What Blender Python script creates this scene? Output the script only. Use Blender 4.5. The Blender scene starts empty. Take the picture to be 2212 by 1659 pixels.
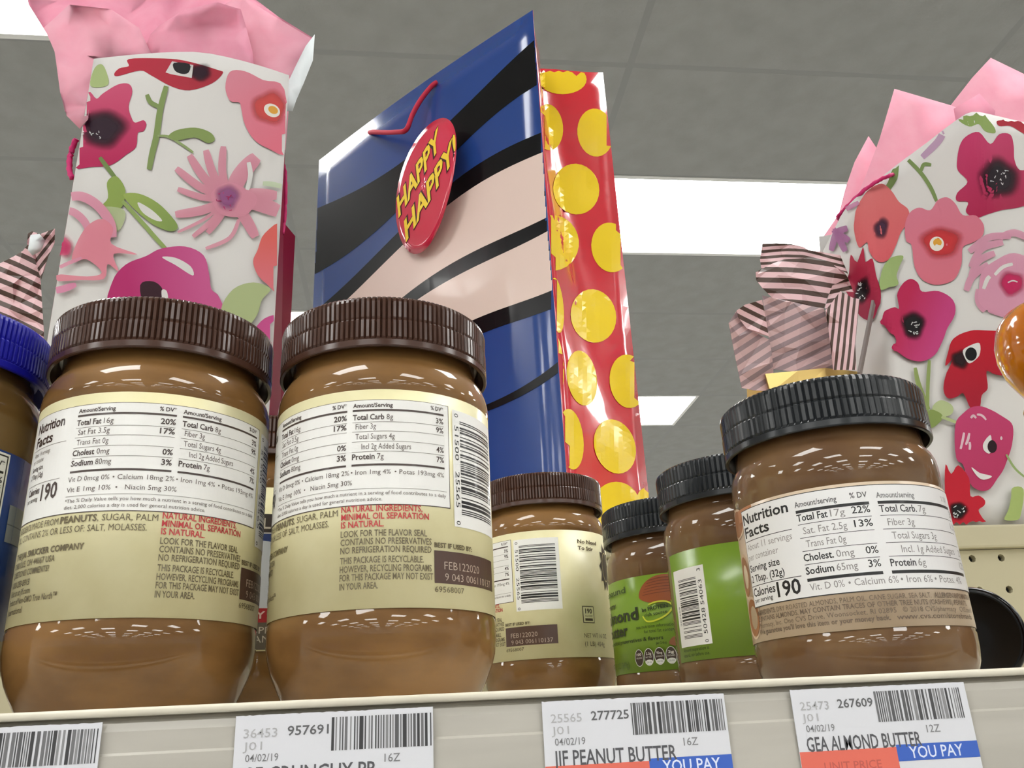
import bpy, bmesh, math, random
from math import sin, cos, pi, radians, sqrt, hypot, atan2
from mathutils import Vector, Matrix
from mathutils.geometry import delaunay_2d_cdt
from mathutils.bvhtree import BVHTree

# ---------------------------------------------------------------- camera, world, exposure
sc = bpy.context.scene
COL = sc.collection
CZ = 1.60                                   # eye height; the shelf deck is just above it
FPX, PCX, PCY = 1881.2, 1106.0, 829.5
PIT, ROL, YAW = radians(21.71), radians(-2.916), radians(7.536)
_f = Vector((sin(YAW), cos(YAW), 0)); _r = Vector((cos(YAW), -sin(YAW), 0)); _u = Vector((0, 0, 1))
FW = _f*cos(PIT) + _u*sin(PIT); _u2 = -_f*sin(PIT) + _u*cos(PIT)
RT = _r*cos(ROL) + _u2*sin(ROL); UP = -_r*sin(ROL) + _u2*cos(ROL)
camd = bpy.data.cameras.new('camera'); cam = bpy.data.objects.new('camera', camd); COL.objects.link(cam)
camd.sensor_fit = 'HORIZONTAL'; camd.sensor_width = 36.0; camd.lens = 36.0*FPX/2212.0
camd.clip_start = 0.01; camd.clip_end = 100
M = Matrix(((RT.x, UP.x, -FW.x), (RT.y, UP.y, -FW.y), (RT.z, UP.z, -FW.z))).to_4x4()
M.translation = Vector((0, 0, CZ)); cam.matrix_world = M
sc.camera = cam
w = bpy.data.worlds.new('world'); sc.world = w; w.use_nodes = True
w.node_tree.nodes['Background'].inputs[0].default_value = (0.9, 0.95, 1, 1)
w.node_tree.nodes['Background'].inputs[1].default_value = 0.02
sc.view_settings.view_transform = 'Standard'; sc.view_settings.look = 'None'
sc.view_settings.gamma = 1; sc.view_settings.use_curve_mapping = False
sc.view_settings.exposure = 0.2
PANEL = 13.0                                 # radiance of the ceiling light diffusers

def ray(px, py): return RT*((px-PCX)/FPX) + UP*((PCY-py)/FPX) + FW
def onY(px, py, Y): d = ray(px, py); return d*(Y/d.y) + Vector((0, 0, CZ))
def onZ(px, py, z): d = ray(px, py); return d*(z/d.z) + Vector((0, 0, CZ))
ORI = Vector((0, 0, CZ))

# ---------------------------------------------------------------- materials
def lin(c):
    def g(v):
        v = v/255.0
        return v/12.92 if v <= .04045 else ((v+.055)/1.055)**2.4
    return (g(c[0]), g(c[1]), g(c[2]), c[3] if len(c) > 3 else 1.0)

def mat(name, col, rough=.5, coat=0, coat_rough=.05, spec=.5, noise=None, bump=None, metal=0, trans=0, ior=1.45, sss=0, emit=0):
    m = bpy.data.materials.new(name); m.use_nodes = True
    nt = m.node_tree; b = nt.nodes['Principled BSDF']
    c = lin(col)
    b.inputs['Base Color'].default_value = c
    b.inputs['Roughness'].default_value = rough
    b.inputs['Metallic'].default_value = metal
    b.inputs['IOR'].default_value = ior
    b.inputs['Specular IOR Level'].default_value = spec
    b.inputs['Coat Weight'].default_value = coat; b.inputs['Coat Roughness'].default_value = coat_rough
    b.inputs['Transmission Weight'].default_value = trans
    if sss: b.inputs['Subsurface Weight'].default_value = sss; b.inputs['Subsurface Scale'].default_value = .005
    if emit:
        b.inputs['Emission Color'].default_value = c; b.inputs['Emission Strength'].default_value = emit
    tc = nt.nodes.new('ShaderNodeTexCoord')
    if noise:                                # noise = (scale, second colour, low, high, detail, stretch)
        n = nt.nodes.new('ShaderNodeTexNoise'); n.inputs['Scale'].default_value = noise[0]; n.inputs['Detail'].default_value = noise[4]
        mp = nt.nodes.new('ShaderNodeMapping'); mp.inputs['Scale'].default_value = noise[5]
        r = nt.nodes.new('ShaderNodeValToRGB')
        r.color_ramp.elements[0].position = noise[2]; r.color_ramp.elements[0].color = lin(noise[1])
        r.color_ramp.elements[1].position = noise[3]; r.color_ramp.elements[1].color = c
        nt.links.new(tc.outputs['Object'], mp.inputs[0]); nt.links.new(mp.outputs[0], n.inputs['Vector'])
        nt.links.new(n.outputs[0], r.inputs[0]); nt.links.new(r.outputs[0], b.inputs['Base Color'])
    if bump:                                 # bump = (scale, strength, distance)
        n = nt.nodes.new('ShaderNodeTexNoise'); n.inputs['Scale'].default_value = bump[0]; n.inputs['Detail'].default_value = 4
        bp = nt.nodes.new('ShaderNodeBump'); bp.inputs['Strength'].default_value = bump[1]; bp.inputs['Distance'].default_value = bump[2]
        nt.links.new(tc.outputs['Object'], n.inputs['Vector'])
        nt.links.new(n.outputs[0], bp.inputs['Height']); nt.links.new(bp.outputs[0], b.inputs['Normal'])
    return m

def print_mat(name, rough=.45, coat=0, alpha=False, transl=0, dens=1.0, spec=.5):
    m = bpy.data.materials.new(name); m.use_nodes = True; nt = m.node_tree; b = nt.nodes['Principled BSDF']
    a = nt.nodes.new('ShaderNodeAttribute'); a.attribute_name = 'Col'
    x = nt.nodes.new('ShaderNodeVectorMath'); x.operation = 'SCALE'; x.inputs['Scale'].default_value = dens
    nt.links.new(a.outputs['Color'], x.inputs[0]); nt.links.new(x.outputs[0], b.inputs['Base Color'])
    b.inputs['Specular IOR Level'].default_value = spec
    if alpha: nt.links.new(a.outputs['Alpha'], b.inputs['Alpha'])
    b.inputs['Roughness'].default_value = rough; b.inputs['Coat Weight'].default_value = coat; b.inputs['Coat Roughness'].default_value = .05
    return m

def tissue_mat(name, col, col2):
    m = bpy.data.materials.new(name); m.use_nodes = True; nt = m.node_tree; nt.nodes.clear()
    o = nt.nodes.new('ShaderNodeOutputMaterial'); d = nt.nodes.new('ShaderNodeBsdfDiffuse'); t = nt.nodes.new('ShaderNodeBsdfTranslucent')
    x = nt.nodes.new('ShaderNodeMixShader'); x.inputs[0].default_value = .42
    tc = nt.nodes.new('ShaderNodeTexCoord'); n = nt.nodes.new('ShaderNodeTexNoise'); n.inputs['Scale'].default_value = 45; n.inputs['Detail'].default_value = 6
    r = nt.nodes.new('ShaderNodeValToRGB'); r.color_ramp.elements[0].position = .35; r.color_ramp.elements[1].position = .7
    r.color_ramp.elements[0].color = lin(col2); r.color_ramp.elements[1].color = lin(col)
    nt.links.new(tc.outputs['Object'], n.inputs['Vector']); nt.links.new(n.outputs[0], r.inputs[0])
    nt.links.new(r.outputs[0], d.inputs[0]); nt.links.new(r.outputs[0], t.inputs[0])
    nt.links.new(d.outputs[0], x.inputs[1]); nt.links.new(t.outputs[0], x.inputs[2]); nt.links.new(x.outputs[0], o.inputs[0])
    return m

def stripe_mat(name):
    m = bpy.data.materials.new(name); m.use_nodes = True; nt = m.node_tree; nt.nodes.clear()
    o = nt.nodes.new('ShaderNodeOutputMaterial'); d = nt.nodes.new('ShaderNodeBsdfPrincipled'); t = nt.nodes.new('ShaderNodeBsdfTranslucent')
    d.inputs['Roughness'].default_value = .45
    x = nt.nodes.new('ShaderNodeMixShader'); x.inputs[0].default_value = .22
    a = nt.nodes.new('ShaderNodeAttribute'); a.attribute_name = 'Stripe'
    sp = nt.nodes.new('ShaderNodeSeparateColor'); nt.links.new(a.outputs['Color'], sp.inputs[0])
    fr = nt.nodes.new('ShaderNodeMath'); fr.operation = 'FRACT'; nt.links.new(sp.outputs[0], fr.inputs[0])
    gt = nt.nodes.new('ShaderNodeMath'); gt.operation = 'GREATER_THAN'; gt.inputs[1].default_value = .54; nt.links.new(fr.outputs[0], gt.inputs[0])
    def mx(c1, c2, fac):
        n = nt.nodes.new('ShaderNodeMix'); n.data_type = 'RGBA'
        nt.links.new(fac, n.inputs[0])
        for i, c in ((6, c1), (7, c2)):
            if isinstance(c, tuple): n.inputs[i].default_value = c
            else: nt.links.new(c, n.inputs[i])
        return n.outputs[2]
    pa = mx(lin((232, 196, 200)), lin((82, 60, 50)), gt.outputs[0])       # outside of the paper
    pb = mx(lin((205, 172, 172)), lin((150, 128, 132)), gt.outputs[0])    # reverse side, stripes showing through
    c = mx(pa, pb, sp.outputs[1])
    nt.links.new(c, d.inputs['Base Color']); nt.links.new(c, t.inputs[0])
    nt.links.new(d.outputs[0], x.inputs[1]); nt.links.new(t.outputs[0], x.inputs[2]); nt.links.new(x.outputs[0], o.inputs[0])
    return m

MT = dict(
    tile=mat('ceiling_tile', (143, 142, 136), .95, noise=(9, (136, 135, 129), .35, .65, 6, (1, 1, 1)), bump=(90, .35, .002)),
    grid=mat('ceiling_grid', (128, 127, 122), .6),
    diff=mat('light_diffuser', (255, 255, 252), .5, emit=PANEL),
    frame=mat('light_frame', (205, 203, 195), .5),
    floor=mat('floor_vinyl', (196, 196, 196), .35, noise=(6, (186, 186, 187), .4, .6, 5, (1, 1, 1))),
    wall=mat('wall_paint', (212, 212, 210), .8, bump=(30, .05, .002)),
    shelf=mat('shelf_enamel', (222, 216, 198), .35, noise=(25, (206, 200, 182), .3, .6, 4, (1, 1, 1))),
    chan=mat('price_channel', (190, 186, 176), .28, noise=(14, (180, 176, 166), .35, .65, 3, (1, 4, 8))),
    peg=mat('pegboard', (172, 165, 138), .55, bump=(60, .08, .001)),
    dark=mat('dark_void', (18, 17, 16), .9),
    lid_brown=mat('lid_brown', (72, 48, 38), .2, spec=.5),
    lid_black=mat('lid_black', (34, 37, 40), .22, spec=.5),
    lid_blue=mat('lid_blue', (22, 22, 150), .35),
    pb=mat('peanut_butter_in_clear_plastic', (134, 98, 56), .5, coat=.85, coat_rough=.03, spec=.15,
           noise=(22, (110, 78, 42), .40, .60, 5, (1, 1, 2.2))),
    pb_dark=mat('brown_peanut_butter_in_clear_plastic', (108, 82, 44), .5, spec=.15, coat=.85, coat_rough=.03,
                noise=(14, (90, 67, 36), .38, .62, 3, (1, 1, 1.6))),
    ab=mat('almond_butter_in_clear_plastic', (112, 84, 54), .5, spec=.15, coat=.85, coat_rough=.03,
           noise=(38, (97, 69, 43), .4, .6, 5, (1, 1, 1.3))),
    cream=mat('label_cream_paper', (230, 223, 180), .4, coat=.15, coat_rough=.15, noise=(60, (222, 214, 168), .35, .65, 5, (1, 1, 1))),
    green=mat('label_green_paper', (118, 150, 38), .35, coat=.2, coat_rough=.15),
    beige=mat('label_beige_paper', (212, 192, 168), .35, coat=.2, coat_rough=.15, noise=(30, (196, 172, 142), .35, .65, 3, (1, 1, 1))),
    bluelab=mat('label_blue_paper', (30, 62, 128), .35, coat=.2, coat_rough=.15),
    ink=print_mat('printed_ink', .4, .1),
    ink_flat=print_mat('printed_ink_matte', .6),
    ink_gloss=print_mat('printed_ink_gloss', .25, .12, spec=.2),
    water=print_mat('watercolour_ink', .6, 0, True, dens=.72, spec=.15),
    tag=mat('price_tag_paper', (218, 219, 224), .6),
    bagwhite=mat('white_bag_paper', (194, 191, 188), .55, bump=(14, .25, .004)),
    bagwhite_in=mat('white_paper_sheet', (216, 222, 224), .6),
    bagblue=mat('blue_bag_gloss_paper', (28, 62, 130), .25, coat=.4, coat_rough=.08, bump=(9, .12, .006)),
    bagred=mat('red_bag_gloss_paper', (196, 26, 44), .25, coat=.9, coat_rough=.06, bump=(11, .35, .006)),
    crimson=mat('crimson_card', (132, 14, 52), .5),
    cord_red=mat('red_cord', (186, 24, 58), .7),
    cord_pink=mat('pink_rope', (188, 30, 100), .7),
    pink=tissue_mat('pink_tissue_paper', (247, 190, 208), (242, 176, 198)),
    pinkl=tissue_mat('pale_pink_tissue_paper', (249, 200, 214), (245, 188, 205)),
    stripe=stripe_mat('striped_tissue_paper'),
    gold=mat('gold_foil_paper', (206, 176, 108), .35, metal=.6),
    amber=mat('amber_plastic', (214, 132, 20), .12, coat=1, coat_rough=.04, noise=(40, (176, 92, 10), .3, .6, 3, (1, 1, .4))),
    amber_d=mat('dark_amber_plastic', (110, 58, 22), .12, coat=1, coat_rough=.04),
    black=mat('black_gloss_plastic', (6, 6, 7), .15, coat=.1, spec=.3),
    card=mat('tag_card', (206, 44, 72), .2, coat=.8, coat_rough=.12),
    greycard=mat('grey_card', (120, 110, 108), .6),
)

# ---------------------------------------------------------------- object helpers
def link(name, me, m=None, parent=None, smooth=False):
    o = bpy.data.objects.new(name, me); COL.objects.link(o)
    if m is not None and len(me.materials) == 0: me.materials.append(m)
    if parent is not None: o.parent = parent
    if smooth: me.polygons.foreach_set('use_smooth', [True]*len(me.polygons))
    return o
def mesh(name, vs, fs):
    me = bpy.data.meshes.new(name); me.from_pydata([tuple(v) for v in vs], [], fs); me.update(); return me
def tag(o, label=None, cat=None, group=None, kind=None):
    if label: o['label'] = label
    if cat: o['category'] = cat
    if group: o['group'] = group
    if kind: o['kind'] = kind
    return o
def empty(name, loc, rz=0):
    o = bpy.data.objects.new(name, None); COL.objects.link(o); o.location = loc; o.rotation_euler = (0, 0, rz)
    o.empty_display_size = .02; return o
def copy_tree(o, parent=None):
    c = o.copy(); COL.objects.link(c)
    if parent is not None: c.parent = parent
    for ch in [x for x in KIDS.get(o.name, [])]:
        copy_tree(ch, c)
    return c
KIDS = {}
def kid(name, me, m, parent, smooth=False):
    o = link(name, me, m, parent, smooth); KIDS.setdefault(parent.name, []).append(o); return o
def boxmesh(name, x0, x1, y0, y1, z0, z1, bev=0):
    bm = bmesh.new(); bmesh.ops.create_cube(bm, size=1)
    for v in bm.verts: v.co = Vector(((x0+x1)/2+v.co.x*(x1-x0), (y0+y1)/2+v.co.y*(y1-y0), (z0+z1)/2+v.co.z*(z1-z0)))
    if bev: bmesh.ops.bevel(bm, geom=list(bm.edges), offset=bev, segments=2, affect='EDGES', profile=.6)
    me = bpy.data.meshes.new(name); bm.to_mesh(me); bm.free(); return me
def lathe(name, prof, n=96, cap=True):
    vs = []; fs = []
    for r, z in prof:
        for i in range(n):
            a = 2*pi*i/n; vs.append((r*sin(a), -r*cos(a), z))
    for j in range(len(prof)-1):
        for i in range(n):
            k = (i+1) % n; fs.append((j*n+i, j*n+k, (j+1)*n+k, (j+1)*n+i))
    if cap:
        fs.append(tuple(reversed(range(n)))); m = (len(prof)-1)*n; fs.append(tuple(range(m, m+n)))
    return mesh(name, vs, fs)
def tube(name, pts, rad, n=8, twist=0, closed=False):
    vs = []; fs = []; pts = [Vector(p) for p in pts]; L = len(pts)
    for i, p in enumerate(pts):
        t = (pts[min(i+1, L-1)]-pts[max(i-1, 0)]).normalized()
        a = t.cross(Vector((0, 0, 1)));
        if a.length < .1: a = t.cross(Vector((1, 0, 0)))
        a.normalize(); b = t.cross(a)
        for k in range(n):
            th = 2*pi*k/n
            rr = rad*(1+(.22*sin(3*th+twist*i) if twist else 0))
            vs.append(p+a*cos(th)*rr+b*sin(th)*rr)
    for i in range(L-1):
        for k in range(n):
            q = (k+1) % n; fs.append((i*n+k, i*n+q, (i+1)*n+q, (i+1)*n+k))
    fs.append(tuple(reversed(range(n)))); fs.append(tuple(range((L-1)*n, L*n)))
    return mesh(name, vs, fs)
def spline(pts, n=6, closed=True):
    out = []; L = len(pts)
    rng = range(L) if closed else range(L-1)
    for i in rng:
        g = (lambda k: pts[k % L]) if closed else (lambda k: pts[max(0, min(L-1, k))])
        p0, p1, p2, p3 = g(i-1), g(i), g(i+1), g(i+2)
        for j in range(n):
            t = j/n
            out.append(tuple(.5*((2*b)+(-a+c)*t+(2*a-5*b+4*c-d)*t*t+(-a+3*b-3*c+d)*t**3) for a, b, c, d in zip(p0, p1, p2, p3)))
    if not closed: out.append(tuple(pts[-1]))
    return out

# ---------------------------------------------------------------- flat print: polygons and lettering laid on a surface
_tc = {}
def glyphs(s, bold):
    k = (s, round(bold, 4))
    if k in _tc: return _tc[k]
    cu = bpy.data.curves.new('t', 'FONT'); cu.body = s; cu.size = 1; cu.resolution_u = 2; cu.offset = bold; cu.fill_mode = 'FRONT'
    o = bpy.data.objects.new('t', cu); me = o.to_mesh()
    vs = [(v.co.x, v.co.y) for v in me.vertices]; fs = [tuple(p.vertices) for p in me.polygons]
    o.to_mesh_clear(); bpy.data.objects.remove(o); bpy.data.curves.remove(cu)
    if k == ('H', 0.0):
        _tc[k] = (vs, fs, 0, 1); return _tc[k]
    H = glyphs('H', 0.0)[0]; cap = max(v[1] for v in H)
    x0 = min(v[0] for v in vs); x1 = max(v[0] for v in vs)
    vs = [((x-x0)/cap, y/cap) for x, y in vs]
    _tc[k] = (vs, fs, 0, (x1-x0)/cap); return _tc[k]
def fill(pts, step=None):
    P = [Vector((p[0], p[1])) for p in pts]; n = len(P)
    if step:
        Q = []
        for i in range(n):
            a, b = P[i], P[(i+1) % n]; k = max(1, int((b-a).length/step))
            Q += [a+(b-a)*(j/k) for j in range(k)]
        P = Q; n = len(P)
        xs = [p.x for p in P]; ys = [p.y for p in P]
        x = min(xs)+step*.5; i = 0
        inner = []
        while x < max(xs):
            y = min(ys)+step*(.5 if i % 2 else .25)
            while y < max(ys):
                inner.append(Vector((x, y))); y += step
            x += step*.87; i += 1
    else: inner = []
    r = delaunay_2d_cdt(P+inner, [], [list(range(n))], 1, 1e-7)
    return [(v.x, v.y) for v in r[0]], [tuple(f) for f in r[2]]

class Print:
    """collects coloured flat shapes in a surface's own 2-D coordinates and lays them on it"""
    def __init__(s, fmap, lift=.00012, step=.00004):
        s.v = []; s.f = []; s.c = []; s.map = fmap; s.h = lift; s.step = step
    def add(s, vs, fs, col, h=None):
        b = len(s.v); ok = True; pts = []
        hh = s.h if h is None else h
        for i, (x, y) in enumerate(vs):
            p = s.map(x, y, hh)
            pts.append(p)
        used = set()
        for f in fs:
            if any(pts[i] is None for i in f): continue
            s.f.append(tuple(b+i for i in f))
        for i, p in enumerate(pts):
            s.v.append(p if p is not None else (0, 0, 0))
            s.c.append(col(vs[i][0], vs[i][1]) if callable(col) else col)
        if h is None: s.h += s.step
    def poly(s, pts, col, sm=0, step=None, h=None):
        if sm: pts = spline(pts, sm)
        vs, fs = fill(pts, step); s.add(vs, fs, col if callable(col) else lin(col), h)
    def rect(s, x0, y0, x1, y1, col, seg=None, h=None):
        k = max(1, int(abs(x1-x0)/seg)) if seg else 1
        vs = []; fs = []
        for i in range(k+1):
            x = x0+(x1-x0)*i/k; vs += [(x, y0), (x, y1)]
        for i in range(k): fs.append((2*i, 2*i+2, 2*i+3, 2*i+1))
        s.add(vs, fs, lin(col), h)
    def text(s, t, x, y, cap, col, w=None, bold=0.0, align='L', rot=0, h=None, ex=None, ey=None, maxw=None):
        vs, fs, _, W = glyphs(t, bold)
        sx = (w/W) if w else cap*.72
        if align == 'R': x0 = -W*sx
        elif align == 'C': x0 = -W*sx/2
        else: x0 = 0
        if ex: q = [(x+ex[0]*(vx*sx+x0)+ey[0]*vy*cap, y+ex[1]*(vx*sx+x0)+ey[1]*vy*cap) for vx, vy in vs]
        else:
            c, n = cos(rot), sin(rot)
            q = [(x+c*(vx*sx+x0)-n*vy*cap, y+n*(vx*sx+x0)+c*vy*cap) for vx, vy in vs]
        s.add(q, fs, lin(col), s.h if h is None else h)
    def stroke(s, pts, wd, col, n=6, taper=.25, step=None):
        c = spline(pts, n, False) if len(pts) > 2 else pts
        L = len(c); A = []; B = []
        for i, p in enumerate(c):
            q = c[min(i+1, L-1)]; r = c[max(i-1, 0)]; dx, dy = q[0]-r[0], q[1]-r[1]; d = hypot(dx, dy) or 1
            t = i/(L-1); ww = wd/2*(1-taper*abs(2*t-1)**3)
            A.append((p[0]-dy/d*ww, p[1]+dx/d*ww)); B.append((p[0]+dy/d*ww, p[1]-dx/d*ww))
        vs = A+B; fs = [(i, i+1, L+i+1, L+i) for i in range(L-1)]
        s.add(vs, fs, col if callable(col) else lin(col))
    def ell(s, cx, cy, rx, ry, col, rot=0, n=28, ring=None, h=None):
        pts = [(cx+rx*cos(a)*cos(rot)-ry*sin(a)*sin(rot), cy+rx*cos(a)*sin(rot)+ry*sin(a)*cos(rot)) for a in [2*pi*i/n for i in range(n)]]
        if ring is None: s.poly(pts, col, h=h)
        else:
            k = ring; inn = [(cx+(x-cx)*k, cy+(y-cy)*k) for x, y in pts]
            s.add(pts+inn, [(i, (i+1) % n, n+(i+1) % n, n+i) for i in range(n)], lin(col), h)
    def glow(s, cx, cy, rx, ry, col, rot=0, n=24, a0=1.0):
        """a soft-edged blot of watercolour: alpha falls off in rings"""
        rings = [(.0, a0), (.15, a0), (.3, a0), (.45, a0), (.65, a0*.8), (.85, a0*.3), (1.0, 0)]
        c = lin(col); vs = []; cs = []; fs = []
        for k, (r, a) in enumerate(rings):
            for i in range(n):
                th = 2*pi*i/n; wob = 1+.06*sin(3*th+cx)+.05*sin(5*th+cy)
                x, y = rx*r*cos(th)*wob, ry*r*sin(th)*wob
                vs.append((cx+x*cos(rot)-y*sin(rot), cy+x*sin(rot)+y*cos(rot))); cs.append((c[0], c[1], c[2], a))
        for k in range(len(rings)-1):
            for i in range(n):
                j = (i+1) % n; fs.append((k*n+i, k*n+j, (k+1)*n+j, (k+1)*n+i))
        it = iter(cs)
        s.add(vs, fs, lambda x, y: next(it))
    def build(s, name, m, parent):
        me = mesh(name, s.v, s.f)
        a = me.color_attributes.new('Col', 'FLOAT_COLOR', 'POINT')
        flat = [k for c in s.c for k in c]; a.data.foreach_set('color', flat)
        return kid(name, me, m, parent)

def barcode(P, x0, x1, y0, y1, code, col, vertical=False, seg=None):
    """bars across x (or stacked along y when vertical)"""
    n = len(code); i = 0
    while i < n:
        if code[i] == '1':
            j = i
            while j < n and code[j] == '1': j += 1
            if vertical: a, b = y1-(y1-y0)*i/n, y1-(y1-y0)*j/n; P.rect(x0, b, x1, a, col, seg, h=P.h)
            else: a, b = x0+(x1-x0)*i/n, x0+(x1-x0)*j/n; P.rect(a, y0, b, y1, col, seg, h=P.h)
            i = j
        else: i += 1
UPC = ['0001101', '0011001', '0010011', '0111101', '0100011', '0110001', '0101111', '0111011', '0110111', '0001011']
def upc(d):
    l = ''.join(UPC[int(c)] for c in d[:6]); r = ''.join(''.join('1' if b == '0' else '0' for b in UPC[int(c)]) for c in d[6:])
    return '101'+l+'01010'+r+'101'
def c39(seed, n=28):
    rnd = random.Random(seed); s = ''
    for i in range(n): s += '1'*rnd.choice((1, 1, 2, 3))+'0'*rnd.choice((1, 1, 1, 2))
    return s+'1'

# ================================================================ STORE SHELL
HC = CZ+2.033; TW = 1.22; TD = .61; TX0 = .366*2.033; TY0 = 1.095*2.033
fl = link('floor', boxmesh('floor', -9, 9, -16, 16, -.05, 0), MT['floor']); tag(fl, kind='structure')
for nm, b in (('wall_left', (-9.1, -9, -16, 16, 0, HC+.1)), ('wall_right', (9, 9.1, -16, 16, 0, HC+.1)), ('wall_back', (-9.1, 9.1, 16, 16.1, 0, HC+.1)), ('wall_front', (-9.1, 9.1, -16.1, -16, 0, HC+.1))):
    tag(link(nm, boxmesh(nm, *b), MT['wall']), kind='structure')
ceil = link('ceiling', boxmesh('ceiling', -9, 9, -16, 16, HC+.03, HC+.08), MT['dark']); tag(ceil, kind='structure')
tilem = boxmesh('ceiling_tile', -TW/2+.009, TW/2-.009, -TD/2+.009, TD/2-.009, .001, .018, .003); tilem.materials.append(MT['tile'])
restv = []; restf = []; tiles = 0
ci0, ci1 = int((-9-TX0)//TW)+1, int((9-TX0)//TW)
rj0, rj1 = int((-16-TY0)//TD)+1, int((16-TY0)//TD)
fix = {}
for i in range(ci0, ci1):
    for j in range(rj0, rj1):
        # columns are numbered from the one that starts at TX0; fixtures fill every second column, staggered
        lit = (i % 2 == 0) and ((j-1) % 4 == 0 if i % 4 == 0 else (j+1) % 4 == 0)
        cx = TX0+(i+.5)*TW; cy = TY0+(j+.5)*TD
        if lit: fix[(i, j)] = (cx, cy); continue
        if -5 <= i <= 6 and -3 <= j <= 17 and tiles < 295:
            o = link('ceiling_tile', tilem, None, ceil); o.location = (cx, cy, HC); tiles += 1
        else:
            b = len(restv)
            x0, x1, y0, y1 = cx-TW/2+.009, cx+TW/2-.009, cy-TD/2+.009, cy+TD/2-.009
            restv += [(x0, y0, HC), (x1, y0, HC), (x1, y1, HC), (x0, y1, HC), (x0, y0, HC+.018), (x1, y0, HC+.018), (x1, y1, HC+.018), (x0, y1, HC+.018)]
            restf += [(b+3, b+2, b+1, b), (b+4, b+5, b+6, b+7), (b, b+1, b+5, b+4), (b+1, b+2, b+6, b+5), (b+2, b+3, b+7, b+6), (b+3, b, b+4, b+7)]
o = link('far_ceiling_tiles', mesh('far_ceiling_tiles', restv, restf), MT['tile'], ceil); o['kind'] = 'stuff'
gv = []; gf = []
def addbox(vs, fs, x0, x1, y0, y1, z0, z1):
    b = len(vs); vs += [(x0, y0, z0), (x1, y0, z0), (x1, y1, z0), (x0, y1, z0), (x0, y0, z1), (x1, y0, z1), (x1, y1, z1), (x0, y1, z1)]
    fs += [(b+3, b+2, b+1, b), (b+4, b+5, b+6, b+7), (b, b+1, b+5, b+4), (b+1, b+2, b+6, b+5), (b+2, b+3, b+7, b+6), (b+3, b, b+4, b+7)]
for i in range(ci0, ci1+1): addbox(gv, gf, TX0+i*TW-.012, TX0+i*TW+.012, -16, 16, HC+.001, HC+.012)
for j in range(rj0, rj1+1): addbox(gv, gf, -9, 9, TY0+j*TD-.012, TY0+j*TD+.012, HC+.0015, HC+.0125)
link('ceiling_grid', mesh('ceiling_grid', gv, gf), MT['grid'], ceil)
# light fixtures
dm = boxmesh('diffuser', -TW/2+.02, TW/2-.02, -TD/2+.02, TD/2-.02, .004, .008); dm.materials.append(MT['diff'])
fv = []; ff = []
for b in ((-TW/2, TW/2, -TD/2, -TD/2+.02), (-TW/2, TW/2, TD/2-.02, TD/2), (-TW/2, -TW/2+.02, -TD/2+.02, TD/2-.02), (TW/2-.02, TW/2, -TD/2+.02, TD/2-.02)):
    addbox(fv, ff, *b, -.001, .03)
fm = mesh('frame', fv, ff); fm.materials.append(MT['frame'])
SEEN = {(0, 1): 'glowing ceiling light panel between the blue bag and the right striped tissue',
        (0, 5): 'small distant ceiling light panel beside the lower right edge of the polka dot bag',
        (-2, -1): 'ceiling light panel in the upper left corner above the pink tissue',
        (-2, 3): 'ceiling light panel glimpsed between the two large brown lids'}
for (i, j), (cx, cy) in fix.items():
    e = empty('ceiling_light', (cx, cy, HC))
    if (i, j) in SEEN: tag(e, SEEN[(i, j)], 'ceiling light')
    else: tag(e, 'fluorescent ceiling light panel elsewhere over the store, outside the picture', 'ceiling light', 'fluorescent ceiling light panels')
    link('frame', fm, None, e); link('diffuser', dm, None, e)

# ================================================================ GONDOLA SHELF
ZS = CZ+.009; YB = .661
sh = empty('store_shelf', (0, .27, 0)); tag(sh, 'cream metal store shelf with price channel and pegboard back holding the jars', 'shelf')
def K(name, me, m, parent, smooth=False):
    o = kid(name, me, m, parent, smooth); o.matrix_parent_inverse = Matrix.Translation(-parent.location); return o
K('deck', boxmesh('deck', -1.1, 1.3, .2745, YB, ZS-.02, ZS), MT['shelf'], sh)
K('front_lip', boxmesh('front_lip', -1.1, 1.3, .2700, .2752, CZ+.0089, CZ+.0112, .0009), MT['shelf'], sh, True)
# price channel: profile swept along x
prof = [(.2745, .0092), (.2738, .0080), (.2722, .0072), (.2716, .0050), (.2716, -.0005), (.2710, -.0012), (.2708, -.030), (.2690, -.033), (.2690, -.036), (.2745, -.036)]
vs = []; fs = []
for x in (-1.1, 1.3):
    for y, z in prof: vs.append((x, y, CZ+z))
n = len(prof)
for i in range(n): j = (i+1) % n; fs.append((i, j, n+j, n+i))
fs += [tuple(range(n)), tuple(reversed(range(n, 2*n)))]
K('price_channel', mesh('price_channel', vs, fs), MT['chan'], sh)
# pegboard with real holes
vs = []; fs = []; px0 = .456-.0254*52.5; pz0 = CZ+.1121-.0254*9.5; pit = .0254; rh = .0031; NS = 8
for ix in range(66):
    for iz in range(10):
        x0 = px0+ix*pit; z0 = pz0+iz*pit; b = len(vs)
        z1 = min(z0+pit, CZ+.119) if iz == 9 else z0+pit
        vs += [(x0, YB, z0), (x0+pit, YB, z0), (x0+pit, YB, z1), (x0, YB, z1)]
        cx, cz = x0+pit/2, z0+pit/2
        for dy in (0, .005):
            for k in range(NS):
                a = -3*pi/4+2*pi*k/NS; vs.append((cx+rh*cos(a), YB+dy, cz+rh*sin(a)))
        c = b+4
        for q in range(4):
            k = q*2; a1, a2, a3 = c+k, c+(k+1) % NS, c+(k+2) % NS
            fs.append((b+q, b+(q+1) % 4, a3, a2, a1))
        for k in range(NS): k2 = (k+1) % NS; fs.append((c+k, c+k2, c+NS+k2, c+NS+k))
K('pegboard', mesh('pegboard', vs, fs), MT['peg'], sh)
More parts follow.
